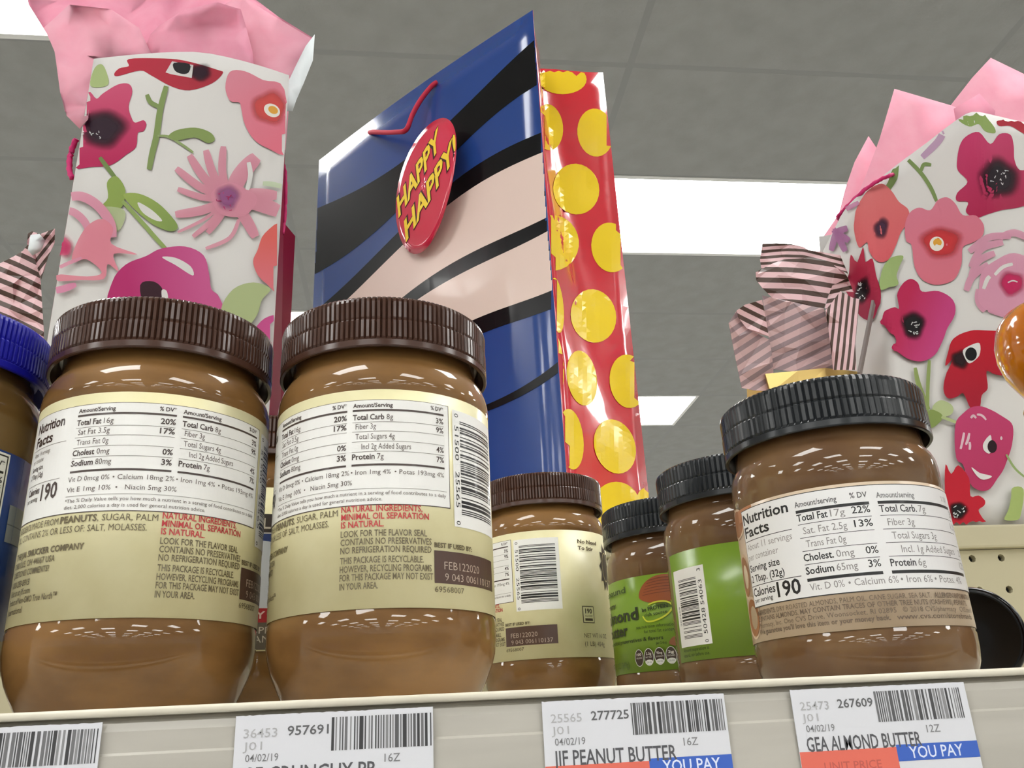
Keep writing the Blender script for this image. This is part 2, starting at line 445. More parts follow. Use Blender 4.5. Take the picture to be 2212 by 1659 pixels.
K('pegboard_backing', boxmesh('pegboard_backing', px0, px0+66*pit, YB+.0052, YB+.02, pz0-.8, CZ+.12), MT['dark'], sh)
K('lower_back_panel', boxmesh('lower_back_panel', px0, px0+66*pit, YB, YB+.005, .12, pz0), MT['peg'], sh)
K('top_rail', boxmesh('top_rail', px0, px0+66*pit, YB-.006, YB+.02, CZ+.1195, CZ+.1385, .002), MT['peg'], sh)
K('top_deck', boxmesh('top_deck', px0, px0+66*pit, YB+.02, 1.12, CZ+.12, CZ+.139), MT['shelf'], sh)
K('base', boxmesh('base', px0, px0+66*pit, .29, 1.1, 0, .12), MT['shelf'], sh)
for x in (-1.0, 1.2): K('upright', boxmesh('upright', x, x+.03, YB+.02, YB+.06, .12, CZ+.12), MT['shelf'], sh)

unseen_shelf = empty('store_shelf', (0, -1.55, 0)); tag(unseen_shelf, 'unseen stocked shelf unit added behind the viewer to shape reflections and bounced light', 'shelf')  # added out of view to shape reflections and block light bounced off the floor
K('back_panel', boxmesh('back_panel', -6, 6, -1.9, -1.88, 0, 1.5), MT['peg'], unseen_shelf)
for z_ in (.12, .5, .88): K('deck', boxmesh('deck', -6, 6, -1.88, -1.5, z_, z_+.02), MT['shelf'], unseen_shelf)
sv = []; sf = []; rnd_ = random.Random(4)
for z_ in (.14, .52, .90):
    x_ = -5.9
    while x_ < 5.8:
        w_ = rnd_.uniform(.08, .3); h_ = rnd_.uniform(.16, .33); addbox(sv, sf, x_, x_+w_-.01, -1.86, -1.56, z_, z_+h_); x_ += w_
o = K('unseen_stock', mesh('unseen_stock', sv, sf), mat('unseen_stock_mix', (170, 150, 130), .5, noise=(2.2, (110, 120, 150), .4, .6, 2, (1, 1, 1))), unseen_shelf); o['kind'] = 'stuff'  # plain filler boxes of the added unit, toned for reflections and bounce

# ================================================================ JARS
def lid_mesh(name, R, h, nr, band=.0026, depth=.0010):
    n = nr*4; vs = []; fs = []
    rows = [(R-.0040, .0060, 0), (R-.0016, .0010, 0), (R-.0013, 0, 0), (R-.0003, 0, 0), (R, .0004, 0), (R, band, 0), (R-.0004, band+.0004, 0), (R, band+.0012, 1), (R, h*.5, 1), (R-.0004, h*.5+.0006, 1), (R-.0002, h*.5+.0014, 1), (R, h-.0028, 1), (R-.0003, h-.0014, 1), (R-.0014, h-.0004, .5), (R-.0035, h, 0), (R-.006, h, 0), (.001, h-.0004, 0)]
    for r, z, rb in rows:
        for i in range(n):
            a = 2*pi*i/n; rr = r-(depth*rb if i % 4 == 3 else 0); vs.append((rr*sin(a), -rr*cos(a), z))
    for j in range(len(rows)-1):
        for i in range(n):
            k = (i+1) % n; fs.append((j*n+i, j*n+k, (j+1)*n+k, (j+1)*n+i))
    m = (len(rows)-1)*n; fs.append(tuple(range(m, m+n)))
    # underside disc
    fs.append(tuple(reversed(range(n))))
    return mesh(name, vs, fs)
def label_mesh(name, R, z0, z1, a0=0, a1=2*pi, n=160):
    vs = []; fs = []
    th = .00012
    for i in range(n+1):
        a = a0+(a1-a0)*i/n
        for r, z in ((R, z0), (R+th, z0), (R+th, z1), (R, z1)): vs.append((r*sin(a), -r*cos(a), z))
    for i in range(n):
        for k in range(4):
            q = (k+1) % 4; fs.append((4*i+k, 4*i+4+k, 4*i+4+q, 4*i+q))
    return mesh(name, vs, fs)
def cyl(R, dz=0):
    def f(u, v, h):
        a = u/(R*1000); r = R+h; return (r*sin(a), -r*cos(a), v/1000+dz)
    return f

BODY16 = [(.0290, .0006), (.0318, 0), (.0338, .0010), (.0356, .0040), (.0379, .0085), (.0399, .0130), (.0413, .0178), (.0420, .0225), (.0421, .0290), (.0417, .0300), (.0417, .1084), (.0421, .1092), (.0421, .1125), (.0417, .1152), (.0408, .1180), (.0396, .1203), (.0384, .1220), (.0374, .1234), (.0370, .1250), (.0370, .1330)]
BODY12 = [(.0290, .0006), (.0320, 0), (.0350, .0008), (.0378, .0030), (.0392, .0065), (.0398, .0110), (.0400, .0160), (.0397, .0168), (.0397, .0688), (.0400, .0696), (.0400, .0780), (.0396, .0812), (.0388, .0835), (.0378, .0852), (.0370, .0868), (.0366, .0885), (.0366, .0980)]
body16 = lathe('jar_body', BODY16, 128); body16.polygons.foreach_set('use_smooth', [True]*len(body16.polygons)); body16.materials.append(MT['pb'])
body16d = body16.copy(); body16d.materials.clear(); body16d.materials.append(MT['pb_dark'])
body12 = lathe('jar_body', BODY12, 128); body12.polygons.foreach_set('use_smooth', [True]*len(body12.polygons)); body12.materials.append(MT['ab'])
lid16 = lid_mesh('lid', .0421, .0212, 132); lid16.materials.append(MT['lid_brown'])
lid16b = lid16.copy(); lid16b.materials.clear(); lid16b.materials.append(MT['lid_blue'])
lid12 = lid_mesh('lid', .0408, .0205, 100, depth=.0007); lid12.materials.append(MT['lid_black'])

def jar(loc, rz, body, lid, lidz, lab, labm, label, cat='jar', group=None, name='peanut_butter_jar'):
    e = empty(name, (loc[0], loc[1], ZS), rz); tag(e, label, cat, group)
    kid('jar_body', body, None, e); o = kid('lid', lid, None, e); o.location = (0, 0, lidz)
    l = kid('label', lab, labm, e, True)
    return e, l

DK = (62, 46, 40); OL = (98, 86, 58); RD = (188, 38, 46)
def art_natural(P):
    """back of the cream label; u in mm along the arc, v in mm above the camera plane"""
    g = 1.6
    W = (236, 235, 231)
    P.rect(-74.2, 74.3, 25.7, 113.1, DK, g); P.rect(-74, 74.6, 25.4, 112.9, W, g)
    P.rect(27.4, 68.2, 56.5, 112.3, W, g)
    P.rect(18.7, 47.9, 52.4, 59.0, (78, 54, 44), g)
    T = P.text; B = .022
    def rule(x0, x1, v, t=.16, c=(110, 100, 92)): P.rect(x0, v-t/2, x1, v+t/2, c, g, h=P.h)
    T('Nutrition', -69.5, 106.9, 3.6, DK, w=17.6, bold=B); T('Facts', -69.5, 101.9, 3.6, DK, w=12.2, bold=B)
    rule(-71, -50, 100.7); T('About 14 servings', -69.5, 98.0, 1.7, (130, 120, 112), w=11.8); T('per container', -69.5, 95.6, 1.7, (130, 120, 112), w=8.5)
    T('Serving size', -69.5, 92.7, 1.8, DK, w=8.6, bold=.01); T('2 Tbsp (33g)', -69.5, 89.9, 1.8, DK, w=9.3, bold=.01)
    rule(-71, -50.5, 87.4); T('Calories', -69.5, 83.9, 2.4, DK, w=8.8, bold=B); T('per serving', -69.5, 81.3, 1.6, DK, w=8.2, bold=.01)
    T('190', -59.3, 80.9, 5.4, DK, w=8.4, bold=B)
    T('Amount/Serving', -46.2, 110.2, 1.5, DK, w=13.6, bold=.02); T('% DV*', -12.6, 110.4, 1.5, DK, w=5.6, bold=.02, align='R')
    T('Amount/Serving', -10.3, 110.2, 1.5, DK, w=14.2, bold=.02); T('% DV*', 23.2, 110.4, 1.5, DK, w=5.2, bold=.02, align='R')
    P.rect(-46.3, 108.7, -12.4, 109.4, DK, g, h=P.h); P.rect(-10.4, 108.7, 23.4, 109.4, DK, g, h=P.h)
    P.rect(-46.3, 88.4, -12.4, 89.1, DK, g, h=P.h); P.rect(-10.4, 88.4, 23.4, 89.1, DK, g, h=P.h)
    rows = [105.5, 102.0, 98.25, 94.5, 90.8]
    for v in rows[:-1]: rule(-46.3, -12.4, v-.95, .14); rule(-10.4, 23.4, v-.95, .14)
    def line(x, v, a, b, wa, wb, cap=2.0):
        if a: T(a, x, v, cap, DK, w=wa, bold=.022); x += wa+.8
        if b: T(b, x, v, cap, (92, 80, 74), w=wb)
    line(-46.3, rows[0], 'Total Fat', '16g', 9.3, 3.4); line(-45.3, rows[1], None, 'Sat Fat 3.5g', 0, 11.6)
    line(-45.3, rows[2], None, 'Trans Fat 0g', 0, 11.6); line(-46.3, rows[3], 'Cholest', '0mg', 8.2, 4.4); line(-46.3, rows[4], 'Sodium', '80mg', 8.2, 5.4)
    line(-10.3, rows[0], 'Total Carb', '8g', 11.2, 2.3); line(-9.2, rows[1], None, 'Fiber 3g', 0, 7.2); line(-9.2, rows[2], None, 'Total Sugars 4g', 0, 13.8)
    line(-7.0, rows[3], None, 'Incl 2g Added Sugars', 0, 17.4); line(-10.3, rows[4], 'Protein', '7g', 8.0, 2.3)
    for v, a, b in ((rows[0], '20%', '3%'), (rows[1], '17%', '9%'), (rows[3], '0%', '4%'), (rows[4], '3%', '7%')):
        T(a, -12.5, v+(0 if len(a) < 3 else .1), 2.0, DK, w=1.55*len(a)+.3, bold=.022, align='R'); T(b, 23.2, v, 2.0, DK, w=3.1, bold=.015, align='R')
    c = (96, 84, 78)
    T('Vit D 0mcg 0%', -46.6, 85.3, 1.7, c, w=14.8); T('\u2022 Calcium 18mg 2%', -30.8, 85.3, 1.7, c, w=19.6); T('\u2022 Iron 1mg 4%', -10.6, 85.3, 1.7, c, w=13.9); T('\u2022 Potas 193mg 4%', 4.6, 85.3, 1.7, c, w=18.5)
    T('Vit E 1mg 10%', -46.6, 81.7, 1.7, c, w=15.6); T('\u2022   Niacin 5mg 30%', -29.5, 81.7, 1.7, c, w=19.4)
    rule(-46.6, 24.2, 80.2, .12)
    T('*The % Daily Value tells you how much a nutrient in a serving of food contributes to a daily', -46.6, 78.0, 1.25, c, w=70.4)
    T('diet. 2,000 calories a day is used for general nutrition advice.', -46.6, 75.8, 1.25, c, w=47)
    T('INGREDIENTS:', -73.4, 71.1, 2.1, OL, w=11.2, bold=.015); T('MADE FROM', -61.6, 71.1, 2.2, OL, w=13.4); T('PEANUTS', -47.4, 71.2, 2.2, OL, w=13.2, bold=.03); T(', SUGAR, PALM', -34, 71.2, 2.2, OL, w=19)
    T('OIL. CONTAINS 2% OR LESS OF: SALT, MOLASSES.', -73.4, 67.8, 2.2, OL, w=55.2)
    for s, r, v, l in (('THE J.M. SMUCKER COMPANY', -37.2, 62.0, 34.5), ('ORRVILLE, OH 44667 USA', -47.4, 58.9, 24.5), ('QUESTIONS? COMMENTS?', -49.2, 55.8, 22.6),
                       ('1-800-283-8915', -58, 52.4, 13.8), ('Visit us at jif.com', -57, 49.6, 14.8), ('Product of Non-GMO True North\u2122', -44.6, 46.7, 27), ('International', -60, 43.6, 11.8)):
        T(s, r, v, 2.0, OL, w=l, bold=.03 if 'COMP' in s else .015, align='R')
    for s, v, r in (('NATURAL INGREDIENTS,', 72.2, 14.4), ('MINIMAL OIL SEPARATION', 69.5, 16.8), ('IS NATURAL.', 66.8, 1.0)): T(s, -13.7, v, 2.1, RD, w=r+13.7, bold=.016)
    for s, v, r in (('LOOK FOR THE FLAVOR SEAL', 63.6, 16), ('CONTAINS NO PRESERVATIVES', 60.8, 17.7), ('NO REFRIGERATION REQUIRED', 58.0, 17.6), ('THIS PACKAGE IS RECYCLABLE.', 54.6, 14.7),
                    ('HOWEVER, RECYCLING PROGRAMS', 51.7, 17.6), ('FOR THIS PACKAGE MAY NOT EXIST', 48.9, 18.1), ('IN YOUR AREA.', 46.0, -.8)): T(s, -13.7, v, 2.15, OL, w=r+13.7, bold=.01)
    T('BEST IF USED BY:', 18.7, 60.1, 1.6, OL, w=17.2, bold=.03)
    T('FEB122020', 22.6, 52.7, 2.7, (196, 178, 160), w=17.5, bold=-.012); T('9 043 006110137', 22.8, 48.9, 2.5, (196, 178, 160), w=26.5, bold=-.012)
    T('69568007', 18.7, 44.9, 1.9, OL, w=12.4)
    barcode(P, 31.0, 54.2, 72.9, 108.3, upc('051500255650'), (20, 18, 18), True, g)
    for s, v in (('0', 111.0), ('51500', 106.2), ('25565', 88.6), ('0', 70.4)): T(s, 28.4, v, 1.9, (20, 18, 18), w=1.5 if s == '0' else 13.4, rot=-pi/2)
    # towards the front of the label
    T('No Need', 69.6, 108.9, 2.3, OL, w=17, bold=.03); T('To Stir', 69.6, 104.7, 2.3, OL, w=13, bold=.03)
    P.rect(69.6, 59.6, 78.6, 69.8, DK, g); P.rect(70.1, 60.1, 78.1, 69.3, (206, 200, 160), g)
    P.rect(71.2, 60.9, 77.2, 62.4, DK, g, h=P.h); T('190', 71.5, 65.4, 2.8, DK, w=5.4, bold=.03); T('CALORIES', 71.2, 63.2, 1.1, DK, w=6)
    T('NET WT 16 OZ', 69.6, 50.9, 2.6, OL, w=20); T('(1 LB) 454g', 69.6, 46.0, 2.6, OL, w=17)
    st = [(97+(8.5 if k % 2 == 0 else 5.6)*cos(pi*k/10), 96+(16 if k % 2 == 0 else 11)*sin(pi*k/10)) for k in range(20)]
    P.poly(st, (50, 36, 32), step=2.5)
    P.ell(97, 96, 4.6, 9.5, (206, 196, 150), ring=.93)

lab16 = label_mesh('label', .0419, .0306, .1081)
jar2, l2 = jar((-.0083, .3383), 0, body16, lid16, .1256, lab16, MT['cream'], 'peanut butter jar with ridged brown lid standing front and centre, whole barcode showing',
               group='brown-lidded peanut butter jars')
P = Print(cyl(.04202, -.009), .00012, .00003); art_natural(P); P.build('printed_text', MT['ink'], l2)
def rename_kids(): pass
j1 = copy_tree(jar2); j1.location = (-.0968, .3400, ZS); j1.rotation_euler.z = 29.46/42
tag(j1, 'peanut butter jar with ridged brown lid at the front left, beside the blue-lidded jar')
j3 = copy_tree(jar2); j3.location = (.0922, .5811, ZS); j3.rotation_euler.z = -53.1/42
tag(j3, 'brown-lidded peanut butter jar standing further back, left of the green-labelled jars')
# jar seen through the gap, its front label towards us
e7, l7 = jar((-.0743, .469), 0, body16, lid16, .1256, lab16, MT['cream'], 'peanut butter jar glimpsed in the gap between the two front brown-lidded jars', group='brown-lidded peanut butter jars')
P = Print(cyl(.04202, -.009), .00012, .00003)
P.rect(-40, 94.7, 40, 103.8, (58, 50, 50), 1.6); P.rect(-40, 94.0, 40, 94.7, (190, 190, 190), 1.6)
P.rect(-40, 59.7, 40, 94.0, (34, 58, 120), 1.6); P.ell(2, 74, 26, 17, (200, 206, 218), n=48)
P.rect(-40, 52.4, 40, 58.9, (168, 30, 44), 1.6); P.rect(-40, 40.2, 40, 52.4, (96, 88, 78), 1.6)
P.text('NATURAL', 9.6, 96.6, 5.0, (206, 200, 190), w=38, bold=.02, align='R'); P.text('CRUNCHY', 9.2, 54.2, 3.2, (226, 200, 196), w=30, bold=.02, align='R')
P.text('SPREAD', 4.2, 47.4, 3.0, (200, 192, 180), w=18); P.text('PEANUTS', -.5, 43.4, 3.0, (200, 192, 180), w=22)
P.build('printed_front', MT['ink'], l7)
# blue-lidded jar at the left edge
lab0 = label_mesh('label', .0419, .0290, .0950)
e0, l0 = jar((-.1850, .3380), 0, body16d, lid16b, .1256, lab0, MT['bluelab'], 'peanut butter jar with bright blue ridged lid and blue label at the left edge')
P = Print(cyl(.04202, -.009), .00012, .00003)
P.rect(10, 60, 54.4, 103.2, (226, 226, 222), 1.6); P.rect(10, 61, 53.6, 102.4, (24, 24, 24), 1.6); P.rect(10, 61.5, 53.0, 101.8, (226, 226, 222), 1.6)
P.rect(58.5, 72, 78, 85.5, (138, 144, 150), 1.6); P.rect(58.5, 78.2, 78, 78.6, (90, 96, 104), 1.6)
P.text('% DV*', 52.2, 97.6, 2.4, (24, 24, 24), w=9, bold=.02, align='R'); P.rect(12, 95.4, 52.2, 96.3, (24, 24, 24), 1.6)
for k, v in enumerate((92, 88, 84, 80)): P.text(('20%', '17%', '0%', '5%')[k], 52.2, v, 2.2, (24, 24, 24), w=5.4, bold=.02, align='R'); P.rect(12, v-1.1, 52.2, v-.95, (90, 90, 90), 1.6)
P.rect(62.3, 60, 62.45, 103, (60, 84, 140), 1.6)
P.build('printed_text', MT['ink'], l0)

# ---- almond butter jars (12 oz): the front one with the beige label
lab12 = label_mesh('label', .0399, .0177, .0686)
e6, l6 = jar((.1727, .3279), 0, body12, lid12, .0906, lab12, MT['beige'], 'squat almond butter jar with black ridged lid and beige nutrition label, front right', group='black-lidded almond butter jars', name='almond_butter_jar')
BK = (24, 23, 24); GY = (150, 144, 142)
P = Print(cyl(.04002, -.009), .00012, .00003); g = 1.6; T = P.text
AL = (150, 92, 48)
for u, v, rx, ry in ((-70, 73, 9, 6), (-69, 52, 6, 9), (-66, 36, 7, 8)):
    P.ell(u, v, rx, ry, (206, 178, 150)); P.ell(u, v, rx*.86, ry*.86, AL)
P.rect(-66, 72.5, -54, 77.5, (176, 116, 74), g)
P.rect(-62.4, 39.0, 56, 76.4, BK, g); P.rect(-62.1, 39.35, 56, 76.1, (228, 227, 226), g)
T('Nutrition', -61.3, 70.6, 3.9, BK, w=24.8, bold=.02); T('Facts', -61.3, 65.5, 3.9, BK, w=15.4, bold=.02)
def rl(x0, x1, v, t=.25): P.rect(x0, v-t/2, x1, v+t/2, BK, g, h=P.h)
rl(-61.8, -36.3, 64.0); T('About 11 servings', -61.3, 60.5, 2.5, GY, w=24.6); T('per container', -61.3, 56.6, 2.5, GY, w=18)
T('Serving size', -61.3, 52.3, 2.6, BK, w=17.8, bold=.012); T('2 Tbsp. (32g)', -61.3, 48.3, 2.6, BK, w=19.2, bold=.012)
rl(-61.8, -35.6, 46.9); T('Calories', -61.3, 43.1, 3.0, BK, w=13.8, bold=.015); T('per serving', -61.0, 40.8, 1.6, BK, w=11.6, bold=.01)
T('190', -46.7, 41.0, 5.2, BK, w=10.2, bold=.02)
T('Amount/serving', -33.8, 71.4, 2.0, (80, 78, 78), w=15, bold=.015); T('% DV', -8.3, 71.9, 2.0, (80, 78, 78), w=6, bold=.015, align='R')
T('Amount/serving', -5.2, 71.4, 2.0, (110, 108, 108), w=15, bold=.015); T('% DV', 32, 71.6, 2.0, GY, w=6, align='R')
for v in (69.7, 45.0): P.rect(-33.7, v-.55, -8.1, v+.55, BK, g, h=P.h); P.rect(-5.1, v-.55, 33, v+.55, BK, g, h=P.h)
R6 = (66.2, 61.3, 56.5, 51.7, 47.0)
for v in R6[:-1]: rl(-33.7, -8.1, v-1.25, .2); rl(-5.1, 33, v-1.25, .2)
LG = (132, 128, 126)
for v, a, b, ind, wa, wb, p in ((R6[0], 'Total Fat', '17g', 0, 11, 5, '22%'), (R6[1], '', 'Sat. Fat 2.5g', 1.5, 0, 15.3, '13%'), (R6[2], '', 'Trans Fat 0g', 1.8, 0, 13.8, ''),
                             (R6[3], 'Cholest.', '0mg', 0, 10.6, 6.0, '0%'), (R6[4], 'Sodium', '65mg', 0, 9.9, 7.0, '3%')):
    x = -33.7+ind
    if a: T(a, x, v, 2.5, BK, w=wa, bold=.018); x += wa+.9
    T(b, x, v, 2.5, LG, w=wb)
    if p: T(p, -8.2, v+.2, 2.5, BK, w=2.1*len(p), bold=.01, align='R')
for v, a, b, ind, wa, wb, p in ((R6[0], 'Total Carb.', '7g', 0, 14.6, 3.4, '3%'), (R6[1], '', 'Fiber 3g', 2, 0, 10.4, '11%'), (R6[2], '', 'Total Sugars 3g', 2.6, 0, 19, ''),
                             (R6[3], '', 'Incl. 1g Added Sugars', 5, 0, 27, '2%'), (R6[4], 'Protein', '6g', 0, 9.4, 3.2, '12%')):
    x = -5.0+ind
    if a: T(a, x, v, 2.5, (60, 58, 60), w=wa, bold=.018); x += wa+.9
    T(b, x, v, 2.5, LG, w=wb)
    if p: T(p, 36, v, 2.5, LG, w=2.1*len(p), align='R')
for s, x, ww in (('Vit. D 0%', -33.2, 11.9), ('\u2022 Calcium 6%', -20.0, 16.6), ('\u2022 Iron 6%', -2.6, 12.4), ('\u2022 Potas. 4%', 10.8, 16.4)): T(s, x, 41.3, 2.4, LG, w=ww)
c = (104, 86, 70)
T('INGREDIENTS:', -60.6, 36.0, 1.7, c, w=11.4, bold=.02); T('DRY ROASTED ALMONDS, PALM OIL, CANE SUGAR, SEA SALT.', -48.4, 36.0, 1.7, c, w=56); T('ALLERGEN INFORMATION:', 9, 36.0, 1.7, c, w=24, bold=.02)
T('CONTAINS ALMONDS. MAY CONTAIN TRACES OF OTHER TREE NUTS (CASHEWS), PEANUTS.', -60.6, 33.7, 1.7, c, w=88, bold=.01)
T('Pharmacy, Inc. One CVS Drive, Woonsocket, RI 02895   \u00a9 2018 CVS/pharmacy   CVS.com\u00ae', -60.6, 31.4, 1.7, c, w=92)
T("We guarantee you'll love this item or your money back.", -60.6, 29.1, 1.7, c, w=52, bold=.02); T('www.cvs.com/storebrands', -6.6, 29.1, 1.7, c, w=36, bold=.01)
P.build('printed_text', MT['ink'], l6)

# green-labelled jars behind
lab12g = label_mesh('label', .0399, .0172, .0678, -62/40.0, 2*pi-80/40.0)
e5, l5 = jar((.1704, .4235), 0, body12, lid12, .0906, lab12g, MT['green'], 'almond butter jar with black lid and plain green label with sideways barcode', group='black-lidded almond butter jars', name='almond_butter_jar')
P = Print(cyl(.04002, -.009), .00012, .00003)
P.rect(-58.8, 32.8, -36.4, 68.6, (226, 224, 220), g)
barcode(P, -54.6, -41.4, 36.4, 63.6, upc('050428540633'), (22, 22, 22), True, g)
for s, v in (('0', 33.6), ('50428', 37.4), ('54063', 50.4), ('3', 66.0)): P.text(s, -38.2, v, 2.1, (22, 22, 22), w=1.3 if len(s) == 1 else 11.6, rot=pi/2)
P.text('207609', -55.6, 42.5, 1.3, (40, 40, 40), w=9, rot=pi/2)
P.text('Almond separation is', -57, 30.6, 1.5, (44, 62, 20), w=18.5); P.text('natural, stir before use.', -57, 28.3, 1.5, (44, 62, 20), w=18.5)
P.build('printed_text', MT['ink'], l5)
lab12h = label_mesh('label', .0399, .0172, .0678)
e4, l4 = jar((.1585, .5058), 0, body12, lid12, .0906, lab12h, MT['green'], 'almond butter jar with black lid and green front label showing an almond, rearmost of three', group='black-lidded almond butter jars', name='almond_butter_jar')
P = Print(cyl(.04002, -.009), .00012, .00003); DG = (34, 44, 16); T = P.text
P.ell(-16, 61, 9, 2.4, (84, 108, 24), rot=.1); P.h += .00006
P.poly([(-34.4, 65.2), (-33, 69.5), (-29, 73.4), (-23, 75.8), (-16, 75.9), (-9, 73), (-6, 69), (-8.5, 65), (-13.5, 62.4), (-20, 61.2), (-27, 61.6), (-31.5, 62.9)], (150, 76, 36), 4, step=1.2); P.h += .00003
for k in range(6):
    P.stroke([(-32+k*.8, 66+k*1.5), (-24+k, 66.6+k*1.6), (-12+k*.5, 67+k*1.3)], .35, (112, 52, 26))
T('abound', -43.7, 69.2, 3.2, (60, 82, 24), w=26, bold=.02, align='R'); T('creamy', -54.6, 62.4, 2.6, DG, w=15, align='R', bold=.02)
T('almond', -35.8, 53.9, 6.2, DG, w=36, bold=.03, align='R'); T('butter', -44.6, 46.2, 5.6, DG, w=25, bold=.03, align='R')
P.stroke([(-29, 60.6), (-24, 61.8), (-18, 61.2), (-15.6, 58.4), (-19, 54.6), (-25, 52.2), (-30.5, 52.0), (-33, 55)], .9, (206, 210, 60), n=8)
T('be PROTEIN', -33, 57.2, 2.0, DG, w=15, bold=.02, rot=.08); T('rich source', -31.6, 54.4, 1.8, DG, w=13, bold=.01, rot=.08)
T('see nutrition information', -38, 48.6, 1.7, DG, w=23); T('for total fat content', -33.2, 46.0, 1.7, DG, w=18)
T('no artificial preservatives & flavors', -22.4, 42.0, 2.0, DG, w=46, align='R', bold=.01); T('per 2 tbsp', -20.6, 39.6, 1.3, DG, w=6, align='R')
P.poly([(-19.6, 39.6), (-17, 42.8), (-12, 43), (-8, 40.4), (-11, 38.4), (-16, 38)], (140, 84, 44), 3, step=2)
for k, u in enumerate((-37.9, -31.6, -25.3, -19.0, -12.7)):
    P.ell(u, 33.5, 2.95, 4.5, (206, 206, 196)); P.ell(u, 33.5, 2.65, 4.15, (58, 42, 34))
    if k in (1, 2, 3): P.ell(u, 30.8, 2.35, 1.35, (216, 216, 208)); T('12% DV', u, 30.4, .8, (50, 50, 50), w=3.4, align='C')
    T(('100', '2.3g', '95mg', '2g', '7g')[k], u, 34.6, 1.3, (216, 212, 200), w=3.2, align='C', bold=.02); T(('CALORIES', 'SAT FAT', 'SODIUM', 'SUGARS', 'PROTEIN')[k], u, 33.0, .8, (216, 212, 200), w=4.0, align='C')
T('NET WT 12 OZ (340g)', -45.4, 29.2, 3.0, (62, 84, 24), w=30, align='R')
P.build('printed_front', MT['ink'], l4)

# ================================================================ OTHER THINGS ON THE SHELF
hb = empty('honey_bottle', (.2865, .3115, ZS)); tag(hb, 'amber plastic syrup bottle with rounded top at the right edge', 'bottle')
prof = [(.026, 0), (.030, .002), (.031, .01), (.0300, .05), (.0262, .070), (.0245, .088), (.0230, .094), (.0238, .1045), (.0246, .106), (.0222, .108)]
kid('lower_body', lathe('lower_body', prof, 72), MT['amber_d'], hb, True)
prof = [(.0222, .1081), (.0232, .1135), (.0258, .118), (.0292, .1245), (.0308, .132), (.0305, .139), (.0288, .1455), (.025, .1505), (.018, .154), (.008, .1555)]
kid('rounded_top', lathe('rounded_top', prof, 72), MT['amber'], hb, True)
prof = [(.0245, .1066), (.0262, .1072), (.0262, .1084), (.0245, .109)]
kid('moulded_ring', lathe('moulded_ring', prof, 72, False), MT['amber'], hb, True)

bc = empty('black_tub', (.5*sin(radians(33.7)), .5*cos(radians(33.7)), ZS+.0235)); bc.rotation_euler = (pi/2, 0, -radians(33.7))
tag(bc, 'small black glossy round tub lying on its side behind the beige-labelled jar', 'tub')
kid('tub_body', lathe('tub_body', [(.020, -.045), (.0215, -.044), (.0218, -.006), (.0222, -.004)], 64), MT['black'], bc, True)
kid('lid', lathe('lid', [(.0222, -.004), (.0233, -.003), (.0235, .004), (.0230, .006), (.0215, .0072), (.020, .0066), (.006, .0060)], 64), MT['black'], bc, True)

# ================================================================ PRICE TAGS
def price_tag(x0, label, nums, name, size, seed, prices=True, wd=.0556):
    e = empty('price_tag', (x0, .2700, CZ+.0077)); tag(e, label, 'price tag', 'price tags along the shelf edge')
    rnd = random.Random(seed); H = .034; vs = []; fs = []
    top = [(wd*i/60, -abs(rnd.gauss(0, .00009))) for i in range(61)]
    base = top+[(wd, -H), (0, -H)]; n = len(base)
    vs = [(x, 0, z) for x, z in base]+[(x, .0003, z) for x, z in base]
    fs = [tuple(range(n)), tuple(reversed(range(n, 2*n)))]+[(i, n+i, n+(i+1) % n, (i+1) % n) for i in range(n)]
    t = kid('paper', mesh('paper', vs, fs), MT['tag'], e)
    P = Print(lambda x, y, h: (x/1000, -h, -y/1000), .00008, .00003)
    def TT(s, x, y, cap, col, w, bold=0): P.text(s, x, y, cap, col, w=w, bold=bold, ex=(1, 0), ey=(0, -1))
    G = (178, 178, 180); D = (96, 96, 98)
    TT(nums[0], 2.4, 6.0, 2.3, G, 9.2, .005); TT(nums[1], 14.4, 5.8, 2.4, D, 11.4, .012)
    TT('J01', 2.4, 9.2, 2.1, G, 5.2); TT('04/02/19', 3.2, 12.2, 1.9, (130, 130, 132), 9.0, .005)
    TT(name, 2.6, 17.6, 3.9, (84, 84, 88), 36.5 if len(name) > 14 else 36.5, .012); TT(size, 41.5, 14.0, 2.1, (130, 130, 132), 4.4, .005)
    cs = c39(seed); n = len(cs); i = 0
    while i < n:
        if cs[i] == '1':
            j = i
            while j < n and cs[j] == '1': j += 1
            sh_ = rnd.choice((58, 74, 90, 112, 140)); P.rect(26.6+28.2*i/n, 1.6, 26.6+28.2*j/n, 10.4, (sh_, sh_, sh_+2), h=P.h); i = j
        else: i += 1
    if prices:
        P.rect(0, 17.6, 30.6, 34, (226, 110, 92), h=.00006); P.rect(30.6, 17.0, wd*1000, 21.6, (58, 98, 190), h=.00006)
        TT('YOU PAY', 34.5, 20.9, 3.2, (222, 230, 250), 17.4, .01); TT('UNIT PRICE', 7, 23.0, 2.2, (196, 92, 80), 18, .01)
    P.build('printed_text', MT['ink_flat'], t)
    return e
price_tag(-.1390, 'white price tag with barcode end at the lower left corner', ('36450', '957688'), 'PEANUT BUTTER', '16Z', 3)
price_tag(-.0475, 'white price tag reading GF CRUNCHY PB below the front centre jar', ('36453', '957691'), 'GF CRUNCHY PB', '16Z', 5, wd=.0553)
price_tag(.0397, 'orange and blue price tag numbered 277725 below the rear brown-lidded jar', ('25565', '277725'), 'JIF PEANUT BUTTER', '16Z', 8)
price_tag(.1163, 'orange and blue price tag numbered 267609 below the beige-labelled almond butter jar', ('25473', '267609'), 'GEA ALMOND BUTTER', '12Z', 13, wd=.0570)

